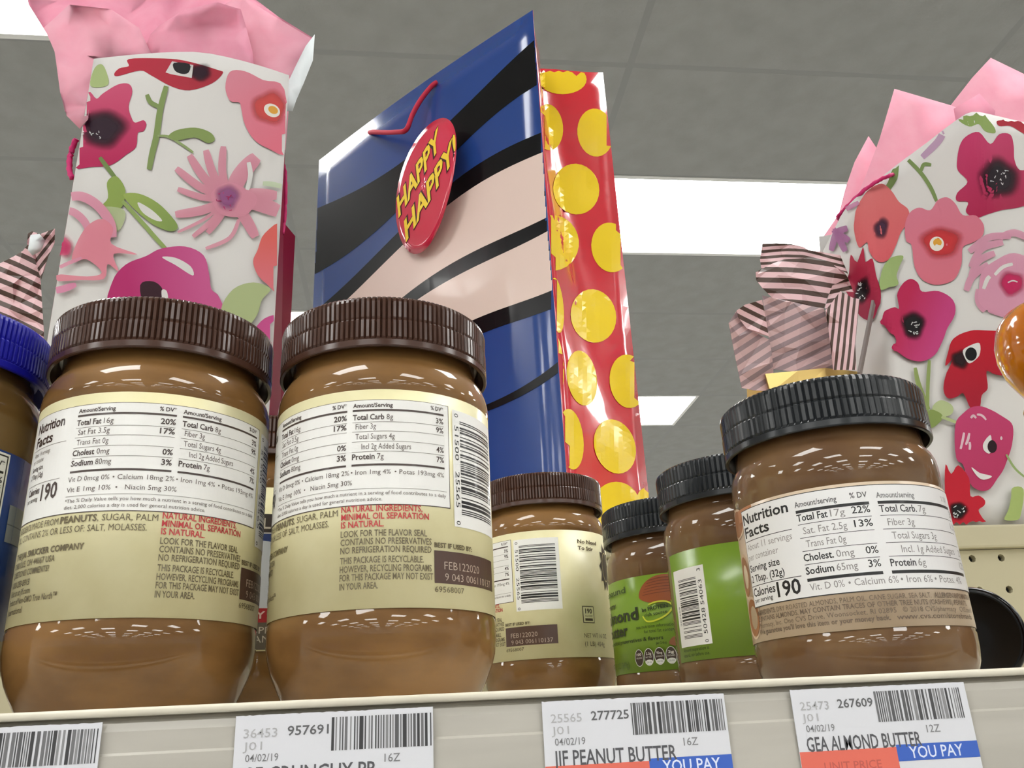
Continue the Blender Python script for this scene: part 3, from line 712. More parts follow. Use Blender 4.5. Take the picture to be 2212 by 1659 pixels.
# ================================================================ GIFT BAGS ON THE TOP DECK
ZD = CZ+.139
def grid_surface(rows):
    """rows: list of equally long point lists -> verts, quads"""
    m = len(rows[0]); vs = [p for r in rows for p in r]
    fs = [t for j in range(len(rows)-1) for i in range(m-1) for t in ((j*m+i, j*m+i+1, (j+1)*m+i+1), (j*m+i, (j+1)*m+i+1, (j+1)*m+i))]
    return vs, fs
def lerp(a, b, t): return Vector(a)+(Vector(b)-Vector(a))*t
def thick(o, t=.0004):
    md = o.modifiers.new('thickness', 'SOLIDIFY'); md.thickness = t; md.offset = 0
def bvh_of(vs, fs): return BVHTree.FromPolygons([Vector(v) for v in vs], fs)
def on_surface(bvh, off=(0, 0, 0)):
    """lay a print on a real surface: the point of the surface under a given line of sight, lifted along its normal"""
    def f(x, y, h):
        d = ray(x, y).normalized(); loc, nor, idx, dist = bvh.ray_cast(ORI, d)
        if loc is None: return None
        if nor.dot(d) > 0: nor = -nor
        return tuple(loc+nor*(h+.0003)-Vector(off))
    return f

# ---- blue bag with polka dot gusset
A = Vector((.131, .679, ZD)); Bl = Vector((-.108, .944, ZD)); Cr = Vector((.223, .765, ZD)); Dk = Bl+(Cr-A)
HT = .548; up = Vector((0, 0, HT))
bb = empty('gift_bag', (.06, .78, ZD)); tag(bb, 'tall glossy blue gift bag with black and cream waves and red polka dot sides', 'gift bag', 'gift bags on the top deck')
off = bb.location
def part(name, vs, fs, m, parent=bb, th=.0004, sm=False):
    pl = parent.location if parent.parent is None else parent.parent.location
    o = kid(name, mesh(name, [Vector(v)-pl for v in vs], fs), m, parent, sm)
    if th: thick(o, th)
    return o
rows = [[lerp(Bl, A, i/14)+up*(j/18)+Vector((-.0035, -.0035, 0))*sin(pi*i/14)*(.4+.6*j/18) for i in range(15)] for j in range(19)]
fvs, ffs = grid_surface(rows); front = part('front_panel', fvs, ffs, MT['bagblue'], sm=True); bvF = bvh_of(fvs, ffs)
rows = [[lerp(Dk, Cr, i/4)+up*(j/4) for i in range(5)] for j in range(5)]
part('back_panel', *grid_surface(rows), MT['bagblue'])
def gusset(N, F, mt, name):
    rows = []; mid = (N+F)/2
    for j in range(25):
        t = j/24; k = max(0, (t-.12)/.88); k = k*k*(3-2*k)*.6+k*.4
        m = lerp(mid, mt, k); m = Vector((m.x, m.y, 0)); z = Vector((0, 0, ZD+HT*t))
        r = []
        for i in range(9):
            s = i/8
            p = lerp(Vector((N.x, N.y, 0)), m, s*2) if s < .5 else lerp(m, Vector((F.x, F.y, 0)), s*2-1)
            w_ = .0010*sin(t*23+i)*(1 if 0 < i < 8 and i != 4 else 0)
            r.append(Vector((p.x+w_, p.y-w_, z.z)))
        rows.append(r)
    return grid_surface(rows)
gvs, gfs = gusset(A, Cr, Vector((.151, .763, 0)), 'g')
gus = part('right_gusset', gvs, gfs, MT['bagred']); bvG = bvh_of(gvs, gfs)
for p in gus.data.polygons: p.use_smooth = True
g2, g2f = gusset(Bl, Dk, Vector((-.03, .99, 0)), 'g'); part('left_gusset', g2, g2f, MT['bagred'])
part('bottom', [Bl, A, Cr, Dk], [(0, 1, 2, 3)], MT['bagblue'])
# printed waves (a plain stand-in design)
P = Print(lambda x, y, h, f=on_surface(bvF, off): f(x, y, h), .0001, .00004)
def topy(x): return 345+(x-693)*(20-345)/(1155-693)
def wave(o0, amp, ph, k=.0085): return lambda x: topy(x)+o0+amp*sin(x*k+ph)
def band(f0, f1, col, x0=640, x1=1230):
    NC = 320; xs = [x0+(x1-x0)*i/NC for i in range(NC+1)]; M_ = 6
    vs = []; fs = []
    for i, x in enumerate(xs):
        for j in range(M_+1): vs.append((x, f0(x)+(f1(x)-f0(x))*j/M_))
    for i in range(NC):
        for j in range(M_): b = i*(M_+1)+j; fs.append((b, b+1, b+M_+2, b+M_+1))
    P.add(vs, fs, lin(col))
BKb = (10, 10, 12); CRM = (218, 196, 186)
band(wave(95, 34, .6), wave(205, 40, 1.5), BKb)
band(wave(285, 36, 2.4), wave(650, 44, 3.0), BKb)
band(wave(325, 34, 2.5), wave(450, 30, 3.2), CRM)
band(wave(478, 28, 3.4), wave(608, 42, 3.1), CRM)
band(wave(760, 40, 4.2), wave(782, 40, 4.0), BKb)
P.build('printed_waves', MT['ink_gloss'], front)
# polka dots
P = Print(on_surface(bvG, off), .0001, .00002)
YE = (226, 196, 40)
for x, y, rx, ry, ro in ((1215, 172, 52, 32, 0), (1184, 275, 32, 50, -.1), (1286, 287, 39, 52, -.1), (1244, 409, 50, 55, -.2), (1193, 525, 57, 60, -.1), (1319, 535, 42, 54, -.15), (1281, 683, 49, 58, -.2),
                         (1202, 660, 14, 60, -.1), (1256, 817, 32, 60, -.15), (1199, 782, 17, 66, -.1), (1356, 824, 40, 58, -.1), (1232, 949, 27, 66, -.1), (1327, 965, 44, 60, -.3), (1330, 1095, 52, 54, 0), (1405, 1075, 30, 24, 0)):
    P.poly([(x+rx*cos(a)*cos(ro)-ry*sin(a)*sin(ro), y+rx*cos(a)*sin(ro)+ry*sin(a)*cos(ro)) for a in [2*pi*i/28 for i in range(28)]], YE, step=11)
# edge of the back design wrapping round the far corner of the gusset
edge = [(1306, 160), (1337, 370), (1366, 580), (1392, 760), (1417, 940), (1440, 1100)]
for k in range(5):
    (xa, ya), (xb, yb) = edge[k], edge[k+1]
    N_ = 6; vs = []; fs = []
    for q in range(N_+1):
        t = q/N_; x = xa+(xb-xa)*t; y = ya+(yb-ya)*t; wd_ = 14
        vs += [(x-wd_, y), (x+3, y+.3)]
    for q in range(N_): fs.append((2*q, 2*q+1, 2*q+3, 2*q+2))
    P.add(vs, fs, lin((14, 14, 18) if k in (0, 1) else (34, 80, 160)), h=.00016)
P.build('printed_dots', MT['ink_gloss'], gus)
# red cord handle and the tag that hangs on it
def px_pt(bvh, x, y, lift):
    d = ray(x, y).normalized(); l, n, i, dd = bvh.ray_cast(ORI, d)
    if l is None: l, n, i, dd = bvh.find_nearest(ORI+d*.95)
    if n.dot(d) > 0: n = -n
    return l+n*lift
cp = [px_pt(bvF, 944, 178, .0), px_pt(bvF, 938, 190, .004), px_pt(bvF, 925, 225, .011), px_pt(bvF, 914, 262, .016), px_pt(bvF, 905, 297, .019), px_pt(bvF, 880, 300, .017), px_pt(bvF, 845, 296, .012), px_pt(bvF, 815, 290, .006), px_pt(bvF, 799, 286, 0)]
cp = [Vector(p) for p in spline([tuple(p) for p in cp], 5, False)]
kid('cord_handle', tube('cord_handle', [p-off for p in cp], .0028, 8), MT['cord_red'], bb, True)
gt = empty('gift_tag', px_pt(bvF, 905, 290, .03)); tag(gt, 'oval red gift tag with yellow HAPPY lettering hanging on the blue bag', 'gift tag')
# oval card: its long axis hangs, its short axis is turned well away from us
def near_pt(bvh, x, y, k):
    d = ray(x, y).normalized(); l = bvh.ray_cast(ORI, d)[0]
    return l-d*k
c0 = px_pt(bvF, 908, 400, .022); D0 = (c0-ORI).length
T0 = near_pt(bvF, 948, 250, .040); B0 = near_pt(bvF, 884, 545, .022)
ax = (T0-B0)/2; cen = (T0+B0)/2
dist = (cen-ORI).length; sh_ax = near_pt(bvF, 975, 402, .034)-cen
NR, NA = 8, 40; vs = []; fs = []
nrm = ax.cross(sh_ax).normalized()
if nrm.dot(cen-ORI) > 0: nrm = -nrm
def card_pt(r, a):
    p = cen+ax*r*sin(a)+sh_ax*r*cos(a)
    return p-nrm*.006*(r*sin(a))**2
for k in range(NR+1):
    for i in range(NA): vs.append(card_pt(k/NR, 2*pi*i/NA))
for k in range(NR):
    for i in range(NA): j = (i+1) % NA; fs.append((k*NA+i, k*NA+j, (k+1)*NA+j, (k+1)*NA+i))
cardo = part('card', vs, fs, MT['card'], gt, .0005, True); bvC = bvh_of(vs, fs)
P = Print(on_surface(bvC, gt.location), .0003, .00004)
ex = (.50, -.865); ey = (-.10, -1.0)
for s, x, y, cap, ww in (('HAPPY', 862, 470, 40, 180), ('HAPPY!', 878, 522, 42, 220)):
    P.text(s, x, y, cap, (60, 30, 30), w=ww, bold=.07, ex=ex, ey=ey, h=.0003); P.text(s, x, y, cap, (238, 204, 60), w=ww, bold=.03, ex=ex, ey=ey, h=.0004)
P.build('printed_lettering', MT['ink_gloss'], cardo)

# ---- watercolour print helpers
WH = (226, 223, 220)
def sc_(pts, ox, oy, s): return [(ox+x/s, oy+y/s) for x, y in pts]
def squiggle(P, cx, cy, rx, ry, seed, col=(226, 222, 222), n=9):
    rnd = random.Random(seed)
    for k in range(n):
        x = cx+rnd.uniform(-1, 1)*rx; y = cy+rnd.uniform(-1, 1)*ry
        P.stroke([(x, y), (x+rnd.uniform(-4, 4), y+rnd.uniform(-4, 4)), (x+rnd.uniform(-6, 6), y+rnd.uniform(-5, 5))], 1.6, col, n=3)
def wash(c1, c2, a, b, al=1.0):
    """colour running from c1 at point a to c2 at point b, as watercolour pools"""
    c1 = lin(c1); c2 = lin(c2); dx, dy = b[0]-a[0], b[1]-a[1]; L = dx*dx+dy*dy
    def f(x, y):
        t = max(0, min(1, ((x-a[0])*dx+(y-a[1])*dy)/L)); return tuple(c1[i]*(1-t)+c2[i]*t for i in range(3))+(al,)
    return f

def bloom(P, cx, cy, r, c1, c2, seed):
    rnd = random.Random(seed); n = 5; pts = []
    for k in range(n*4):
        a = 2*pi*k/(n*4); pts.append((cx+r*(.78+.24*sin(n*a)+rnd.uniform(-.04, .04))*cos(a), cy+r*(.78+.24*sin(n*a)+rnd.uniform(-.04, .04))*sin(a)))
    P.stroke([(cx, cy+r*.7), (cx+r*.2, cy+r*1.4), (cx+r*.1, cy+r*2)], 9, lin((138, 158, 92)))
    P.poly(pts, wash(c1, c2, (cx, cy-r), (cx, cy+r)), 3, 8); P.glow(cx, cy, r*.35, r*.3, (36, 14, 30))

# ---- left floral bag
lf = empty('gift_bag', (-.205, .73, ZD)); tag(lf, 'white gift bag with pink watercolour flowers at the left, behind the front left jar', 'gift bag', 'gift bags on the top deck')
YL = .70; xa, xb = -.2965, -.1125
tops = []
for i in range(13):
    t = i/12; x = xa+(xb-xa)*t; z = .619+.010*sin(min(1, t*1.6)*pi*.6)-(.020*max(0, (t-.55)/.45)**1.5); tops.append(z)
rows = []
for j in range(17):
    r = []
    for i in range(13):
        t = i/12; x = xa+(xb-xa)*t; z = .139+(tops[i]-.139)*j/16
        r.append(Vector((x, YL-.004*(1-abs(2*t-1))*(j/16), CZ+z)))
    rows.append(r)
lvs, lfs = grid_surface(rows); lfront = part('front_panel', lvs, lfs, MT['bagwhite'], lf, sm=True); bvL = bvh_of(lvs, lfs)
part('back_panel', [(xa-.015, .80, ZD), (xb-.016, .80, ZD), (xb-.020, .80, CZ+.58), (xa-.015, .80, CZ+.60)], [(0, 1, 2, 3)], MT['bagwhite'], lf)
o = part('right_gusset', [(xb, YL, ZD), (xb-.0005, .80, ZD), (xb-.0005, .80, CZ+.487), (xb-.018, .752, CZ+.49), (xb, YL, CZ+.52)], [(0, 1, 2, 3, 4)], MT['crimson'], lf); o['label'] = 'plain crimson side of the bag'
o = part('left_gusset', [(xa, YL, ZD), (xa-.015, .80, ZD), (xa-.015, .80, CZ+.55), (xa, YL, CZ+.58)], [(0, 1, 2, 3)], MT['crimson'], lf)
part('bottom', [(xa, YL, ZD), (xb, YL, ZD), (xb, .80, ZD), (xa-.015, .80, ZD)], [(0, 1, 2, 3)], MT['bagwhite'], lf)
hr = [Vector(onY(x, y, Y)) for x, y, Y in ((612, 355, .704), (616, 375, .712), (617, 420, .716), (615, 470, .718), (611, 505, .716))]
kid('rope_handle', tube('rope_handle', [Vector(p)-lf.location for p in spline([tuple(p) for p in hr], 8, False)], .0016, 9, 1.1), MT['cord_pink'], lf, True)
hl = [Vector(onY(x, y, Y)) for x, y, Y in ((165, 300, .704), (157, 318, .708), (151, 342, .709), (150, 368, .705), (156, 385, .702))]
kid('rope_handle', tube('rope_handle', [Vector(p)-lf.location for p in spline([tuple(p) for p in hl], 8, False)], .0024, 9, 1.1), MT['cord_pink'], lf, True)
P = Print(on_surface(bvL, lf.location), .0001, .00005)
S = 2.514
def q(pts): return sc_(pts, 0, 0, S)
def pl(pts, c1, c2=None, a=None, b=None, al=1, sm=4, step=9):
    p = q(pts)
    if c2 is None: P.poly(p, (lambda x, y, c=lin(c1): (c[0], c[1], c[2], al)), sm, step)
    else: P.poly(p, wash(c1, c2, (a[0]/S, a[1]/S), (b[0]/S, b[1]/S), al), sm, step)
def st(pts, wd, col, al=1, taper=.25): P.stroke(q(pts), wd/S, (lambda x, y, c=lin(col): (c[0], c[1], c[2], al)), 6, taper)
GR = (128, 152, 84); GL = (178, 196, 132)
pl([(700, 322), (860, 318), (1000, 330), (1180, 380), (1210, 400), (1150, 455), (1030, 492), (930, 470), (820, 410), (760, 385), (640, 415), (622, 400), (650, 372), (700, 360)], (196, 40, 66), (178, 44, 62), (700, 350), (1150, 450))
P.glow(1085/S, 395/S, 75/S, 55/S, (44, 12, 34), a0=.9)
pl([(900, 395), (935, 335), (1050, 355), (1042, 425), (930, 405)], WH, sm=0); pl([(945, 343), (1030, 350), (1026, 395), (990, 404), (950, 385)], (22, 18, 24), sm=3)
pl([(515, 372), (560, 355), (592, 440), (570, 472), (492, 468)], GL)
pl([(480, 505), (525, 538), (560, 510), (640, 462), (700, 458), (720, 500), (700, 580), (715, 640), (735, 668), (780, 655), (796, 680), (780, 715), (750, 725), (740, 800), (690, 840), (600, 900), (490, 910), (376, 925), (368, 880), (405, 780), (440, 660)], (214, 84, 122), (192, 34, 92), (600, 460), (640, 860))
P.glow(560/S, 700/S, 150/S, 120/S, (44, 16, 36), a0=.95); squiggle(P, 490/S, 742/S, 25, 10, 4)
st([(905, 472), (872, 600), (852, 740), (828, 840), (812, 925)], 34, (134, 154, 92)); st([(862, 582), (820, 560), (800, 518)], 26, (134, 154, 92)); st([(858, 742), (920, 748), (990, 790), (1050, 832)], 14, (150, 168, 112))
pl([(915, 748), (960, 712), (1060, 698), (1140, 722), (1168, 762), (1130, 782), (1060, 752), (960, 768)], (138, 158, 92))
pl([(1250, 395), (1330, 392), (1430, 440), (1545, 490), (1560, 825), (1460, 812), (1380, 762), (1330, 680), (1312, 600), (1300, 562), (1250, 552), (1225, 480)], (226, 140, 158), (232, 120, 140), (1300, 420), (1500, 800))
P.glow(1465/S, 590/S, 110/S, 105/S, (222, 84, 80), a0=.9); P.ell(1478/S, 605/S, 46/S, 34/S, (240, 236, 226), rot=.5); P.ell(1484/S, 603/S, 28/S, 20/S, (232, 170, 70), rot=.5)
st([(545, 860), (590, 920), (632, 975)], 24, (118, 140, 80))
pl([(615, 965), (648, 972), (684, 1040), (665, 1130), (610, 1150), (552, 1130), (590, 1080), (584, 1000)], (146, 168, 84))
pl([(555, 1130), (670, 1140), (680, 1200), (640, 1265), (575, 1250), (600, 1180)], (196, 208, 158), al=.8)
pl([(676, 1060), (760, 1058), (860, 1108), (940, 1188), (968, 1240), (930, 1262), (850, 1234), (780, 1184), (700, 1108)], (158, 178, 92), (134, 158, 84), (700, 1060), (950, 1240))
pl([(752, 1104), (830, 1148), (884, 1204), (840, 1200), (776, 1158)], WH)
st([(668, 1098), (780, 1220), (850, 1300), (905, 1358)], 24, (150, 172, 100))
PK = (226, 150, 170)
for e_ in (((1030, 850), 48), ((1120, 822), 46), ((1215, 802), 44), ((960, 922), 44), ((968, 1034), 36), ((955, 1172), 50), ((968, 1268), 18), ((1050, 1292), 30), ((1130, 1272), 36), ((1390, 1294), 62), ((1528, 1160), 84), ((1505, 1070), 66), ((1395, 860), 90)):
    (x, y), w_ = e_; mx_, my_ = (x+1240)/2+(y-1090)*.06, (y+1090)/2-(x-1240)*.06
    st([(1250, 1090), (mx_, my_), (x, y)], w_, PK, .85, .35)
st([(1300, 1200), (1250, 1300), (1120, 1358)], 22, PK, .85)
pl([(1150, 1060), (1240, 1000), (1330, 1030), (1400, 1090), (1330, 1180), (1200, 1170)], PK, al=.9)
st([(1352, 890), (1362, 960), (1345, 1040)], 26, WH); P.glow(1240/S, 1080/S, 75/S, 80/S, (160, 92, 150), a0=.7); squiggle(P, 1230/S, 1100/S, 18, 22, 7, (176, 40, 96), 12)
LP = (228, 152, 176)
st([(352, 1086), (450, 1078), (540, 1130), (606, 1220), (620, 1300)], 52, LP, .9); st([(338, 1150), (410, 1165), (470, 1220), (500, 1300)], 42, LP, .9)
pl([(480, 1240), (560, 1200), (622, 1250), (612, 1335), (752, 1392), (625, 1390), (652, 1484), (592, 1445), (572, 1525), (440, 1532), (300, 1536), (306, 1500), (480, 1512), (560, 1490), (480, 1420), (400, 1430), (420, 1340)], (232, 140, 158), al=.92)
st([(318, 1470), (380, 1440), (452, 1412)], 20, LP, .9); P.glow(345/S, 1350/S, 70/S, 70/S, (206, 40, 104), a0=.95); st([(322, 1360), (352, 1358)], 8, WH)
st([(286, 1592), (350, 1580), (422, 1556)], 38, (228, 140, 176), .9, .5)
pl([(610, 1690), (618, 1540), (690, 1448), (800, 1402), (880, 1362), (1010, 1350), (1110, 1398), (1140, 1500), (1152, 1580), (1192, 1620), (1190, 1700), (900, 1740)], (188, 44, 112), (206, 92, 148), (700, 1500), (1100, 1450))
pl([(886, 1408), (960, 1412), (1040, 1458), (1052, 1508), (960, 1452)], WH); pl([(768, 1560), (840, 1540), (892, 1590), (884, 1700), (800, 1700)], (54, 22, 34)); pl([(884, 1590), (910, 1590), (918, 1640), (894, 1660)], WH)
pl([(1205, 1690), (1270, 1582), (1380, 1545), (1472, 1580), (1425, 1640), (1400, 1720), (1330, 1800), (1260, 1760)], (178, 190, 138))
pl([(1540, 1240), (1440, 1280), (1402, 1370), (1378, 1430), (1400, 1500), (1450, 1552), (1530, 1590)], (226, 104, 98), (224, 120, 130), (1450, 1300), (1450, 1560)); st([(1430, 1010), (1480, 1014), (1550, 1030)], 28, (198, 214, 176), .8)
pl([(1380, 1820), (1440, 1740), (1530, 1730), (1530, 1860), (1430, 1870)], (206, 84, 146))
for k, (x, y, r) in enumerate(((190, 830, 60), (330, 960, 62), (480, 850, 58), (210, 1080, 60), (500, 1060, 60), (350, 1170, 50))): bloom(P, x, y, r, ((214, 84, 122), (226, 120, 130), (190, 50, 120))[k % 3], ((192, 34, 92), (214, 70, 80), (206, 92, 148))[k % 3], k)
P.build('printed_flowers', MT['water'], lfront)

# ---- right floral bag
rf = empty('gift_bag', (.56, .70, ZD)); tag(rf, 'white gift bag with bold pink and red watercolour flowers at the right above the pegboard', 'gift bag', 'gift bags on the top deck')
topc = []
tp = [(1778, 542, .455), (1800, 500, .470), (1822, 458, .482), (1846, 430, .492), (1880, 402, .508), (1935, 358, .528), (2000, 310, .546), (2060, 264, .558), (2100, 242, .564), (2150, 250, .563), (2212, 264, .560), (2330, 286, .560), (2480, 310, .560)]
bt = [(.418, .780), (.421, .740), (.424, .700), (.428, .667), (.444, .665), (.470, .665), (.495, .665), (.525, .665), (.550, .665), (.575, .665), (.600, .665), (.650, .665), (.720, .665)]
topp = [Vector(onZ(x, y, z)) for x, y, z in tp]
tf = [Vector(p) for p in spline([tuple(p) for p in topp], 3, False)]; bf = [Vector((p[0], p[1], ZD)) for p in spline([(a, b, 0) for a, b in bt], 3, False)]
rows = []
for j in range(21):
    t = j/20; rows.append([lerp(bf[i], tf[i], t) for i in range(len(tf))])
rvs, rfs = grid_surface(rows); rfront = part('front_panel', rvs, rfs, MT['bagwhite'], rf, sm=True); bvR = bvh_of(rvs, rfs)
be = rows[0][-1]; te = rows[-1][-1]
part('right_gusset', [be, be+Vector((0, .12, 0)), te+Vector((0, .12, 0)), te], [(0, 1, 2, 3)], MT['bagwhite'], rf)
part('back_panel', [rows[0][0], be+Vector((0, .12, 0)), te+Vector((0, .12, 0)), rows[-1][0]+Vector((.01, .02, .03))], [(0, 1, 2, 3)], MT['bagwhite'], rf)
part('bottom', [rows[0][0], rows[0][9], be, be+Vector((0, .12, 0))], [(0, 1, 2, 3)], MT['bagwhite'], rf)
hp = [px_pt(bvR, 1929, 377, 0)]+[Vector(onY(x, y, Y)) for x, y, Y in ((1920, 380, .700), (1898, 390, .705), (1868, 410, .712), (1840, 436, .720), (1820, 457, .728), (1810, 468, .735), (1816, 476, .745))]
kid('rope_handle', tube('rope_handle', [Vector(p)-rf.location for p in spline([tuple(p) for p in hp], 8, False)], .0019, 9, 1.1), MT['cord_pink'], rf, True)
P = Print(on_surface(bvR, rf.location), .0001, .00005)
OX, OY, S3 = 1540, 100, 2.963
def setq(ox, oy, s):
    global q, S, OXc, OYc
    S = s; OXc = ox; OYc = oy
    q = lambda pts: sc_(pts, ox, oy, s)
def pl(pts, c1, c2=None, a=None, b=None, al=1, sm=4, step=8):
    p = q(pts)
    if c2 is None: P.poly(p, (lambda x, y, c=lin(c1): (c[0], c[1], c[2], al)), sm, step)
    else: A_ = q([a])[0]; B_ = q([b])[0]; P.poly(p, wash(c1, c2, A_, B_, al), sm, step)
def gl(x, y, rx, ry, c, a0=.95, rot=0): (X, Y), = q([(x, y)]); P.glow(X, Y, rx/S, ry/S, c, rot, a0=a0)
def el(x, y, rx, ry, c, rot=0): (X, Y), = q([(x, y)]); P.poly([(X+rx/S*cos(a)*cos(rot)-ry/S*sin(a)*sin(rot), Y+rx/S*cos(a)*sin(rot)+ry/S*sin(a)*cos(rot)) for a in [2*pi*i/20 for i in range(20)]], c)
def sq(x, y, rx, ry, seed, col=(226, 222, 222), n=10): (X, Y), = q([(x, y)]); squiggle(P, X, Y, rx, ry, seed, col, n)
setq(1540, 100, 2.963)
pl([(1570, 470), (1620, 430), (1680, 392), (1748, 400), (1740, 440), (1800, 520), (1802, 558), (1740, 545), (1700, 500), (1640, 515)], (150, 174, 100))
pl([(1850, 425), (2000, 460), (2120, 470), (2120, 620), (2020, 580), (1960, 545), (1900, 512), (1830, 512), (1815, 480), (1856, 470)], (186, 44, 62))
st([(1575, 465), (1505, 505), (1450, 600), (1395, 660), (1340, 712)], 46, (208, 168, 202), .8); st([(1480, 552), (1380, 600), (1275, 642)], 26, (208, 168, 202), .8)
st([(1190, 672), (1320, 800), (1390, 900), (1432, 992)], 26, (130, 152, 92)); st([(1332, 800), (1352, 758), (1398, 762)], 24, (130, 152, 92))
pl([(1210, 705), (1192, 760), (1180, 850), (1130, 930), (1095, 970), (1076, 950), (1120, 870), (1150, 790)], (128, 152, 92))
pl([(1580, 640), (1620, 580), (1700, 552), (1772, 628), (1830, 565), (1900, 568), (1922, 640), (1927, 730), (1962, 795), (2050, 800), (2060, 980), (1960, 1032), (1850, 1050), (1750, 1080), (1680, 1102), (1620, 1062), (1632, 1000), (1562, 992), (1565, 940), (1630, 870), (1570, 800), (1563, 740)], (206, 62, 112), (176, 34, 78), (1650, 600), (1850, 1050))
gl(1825, 850, 150, 150, (30, 14, 26)); sq(1830, 840, 18, 15, 3)
pl([(1000, 920), (1080, 885), (1142, 930), (1190, 1000), (1250, 1050), (1252, 1120), (1200, 1200), (1170, 1280), (1120, 1372), (1050, 1382), (1000, 1320), (985, 1260), (940, 1290), (908, 1180), (915, 1060), (950, 980)], (224, 120, 120), (222, 98, 106), (1000, 900), (1100, 1350))
gl(1075, 1170, 55, 80, (70, 36, 62), .9, .3)
pl([(1228, 1150), (1260, 1070), (1320, 1038), (1390, 1055), (1440, 990), (1500, 972), (1552, 1010), (1600, 1085), (1682, 1088), (1732, 1150), (1722, 1220), (1660, 1262), (1600, 1292), (1590, 1400), (1540, 1500), (1430, 1532), (1340, 1500), (1290, 1420), (1270, 1280), (1235, 1250)], (222, 128, 150), (222, 118, 136), (1400, 1000), (1450, 1500))
gl(1460, 1260, 150, 115, (212, 58, 62)); el(1432, 1270, 46, 46, (240, 234, 222)); el(1436, 1262, 28, 26, (230, 168, 60))
LP = (228, 160, 186)
for a_, b_, c_ in (((1640, 1320), (1760, 1230), (1900, 1220)), ((1650, 1420), (1720, 1300), (1850, 1260)), ((1620, 1570), (1660, 1480), (1760, 1400)), ((1830, 1230), (1920, 1200), (2020, 1240)), ((1700, 1560), (1700, 1640), (1740, 1700)), ((1650, 1480), (1700, 1380), (1800, 1330)),
                   ((2000, 1300), (2080, 1400), (2110, 1560)), ((1760, 1690), (1900, 1720), (2060, 1680))): st([a_, b_, c_], 46, LP, .85)
pl([(1700, 1560), (1720, 1450), (1800, 1380), (1920, 1330), (2060, 1400), (2110, 1560), (2040, 1700), (1900, 1730), (1760, 1700), (1700, 1640)], LP, al=.9); st([(1800, 1470), (1850, 1420), (1910, 1400)], 22, WH); st([(1730, 1560), (1752, 1500), (1770, 1480)], 26, WH); st([(1990, 1640), (2040, 1600), (2100, 1560)], 26, WH)
gl(1905, 1525, 90, 90, (206, 34, 96)); st([(1880, 1520), (1910, 1508), (1940, 1516)], 9, WH)
for p_ in ((722, 1130), (728, 1245), (768, 1312), (872, 1168), (884, 1250), (862, 1315), (800, 1100)): st([(800, 1190), ((800+p_[0])/2, (1190+p_[1])/2), p_], 42, (180, 112, 166), .85, .3)
st([(965, 850), (880, 930), (800, 1030)], 60, (206, 128, 172), .8); st([(930, 1010), (880, 1040), (830, 1060)], 30, (206, 128, 172), .8)
setq(1540, 500, 3.292)
pl([(1075, 115), (1092, 225), (1132, 205), (1160, 330), (1192, 440), (1182, 560), (1140, 640), (1060, 600), (1000, 490), (955, 400), (985, 300), (995, 170), (1040, 225)], (186, 40, 70), (160, 28, 66), (1080, 150), (1100, 600), sm=3)
gl(1075, 430, 60, 110, (26, 12, 18), .95, .2); sq(1070, 425, 9, 20, 5)
pl([(1348, 188), (1250, 208), (1188, 300), (1188, 425), (1240, 412), (1312, 392), (1300, 330), (1322, 260)], (160, 182, 116))
pl([(1400, 352), (1452, 380), (1482, 442), (1600, 438), (1702, 500), (1716, 600), (1662, 700), (1622, 800), (1570, 890), (1480, 937), (1380, 922), (1300, 870), (1270, 840), (1290, 800), (1280, 760), (1240, 712), (1203, 650), (1220, 580), (1280, 553), (1312, 562), (1303, 470), (1340, 390)], (190, 36, 84), (200, 66, 128), (1380, 500), (1650, 600))
gl(1415, 680, 100, 115, (18, 12, 16), 1); sq(1425, 700, 11, 15, 6)
st([(1528, 932), (1516, 1120), (1512, 1320)], 26, (142, 158, 92)); st([(1425, 985), (1450, 1100), (1520, 1280)], 34, (142, 158, 92)); st([(1520, 1290), (1440, 1120), (1418, 1000)], 14, (150, 166, 100))
pl([(1920, 718), (1800, 728), (1700, 780), (1660, 880), (1643, 972), (1692, 930), (1640, 1050), (1628, 1150), (1660, 1202), (1720, 1192), (1770, 1168), (1820, 1275), (1880, 1275), (1900, 1180), (1942, 1130), (1935, 1010), (2000, 1032), (2120, 1042), (2200, 1000), (2200, 760)], (196, 24, 44), (172, 22, 46), (1800, 750), (1850, 1200))
gl(1750, 925, 78, 78, (40, 10, 18)); pl([(1768, 862), (1830, 822), (1888, 812), (1882, 900), (1820, 952), (1790, 930)], WH); el(1826, 888, 42, 48, (16, 14, 16))
setq(1550, 780, 3.341)
pl([(1540, 340), (1600, 298), (1682, 340), (1672, 400), (1590, 422), (1540, 400)], (182, 194, 142)); pl([(1515, 372), (1560, 375), (1605, 405), (1600, 445), (1530, 500), (1500, 450)], (134, 152, 82)); st([(1600, 420), (1660, 440), (1720, 465)], 22, (176, 188, 132))
pl([(1698, 480), (1760, 390), (1830, 345), (1920, 350), (2050, 420), (2112, 480), (2105, 620), (2050, 780), (2000, 860), (1950, 930), (1890, 952), (1820, 920), (1780, 850), (1750, 760), (1703, 710)], (196, 64, 112), (184, 52, 96), (1900, 350), (1900, 950))
for a_, b_ in (((1762, 532), (1735, 650)), ((1800, 535), (1775, 620)), ((1800, 600), (1800, 655))): st([a_, ((a_[0]+b_[0])/2+3, (a_[1]+b_[1])/2), b_], 18, (224, 190, 200))
st([(1812, 428), (1830, 410), (1850, 428)], 18, (224, 190, 200)); st([(1856, 402), (1890, 408), (1922, 440)], 16, (224, 190, 200))
pl([(1950, 548), (1900, 610), (1905, 660), (1945, 682), (1960, 620)], WH); el(1962, 632, 34, 46, (40, 16, 26)); el(2028, 572, 9, 14, (224, 200, 206))
pl([(1812, 782), (1870, 822), (1958, 846), (1900, 872), (1850, 845)], WH)
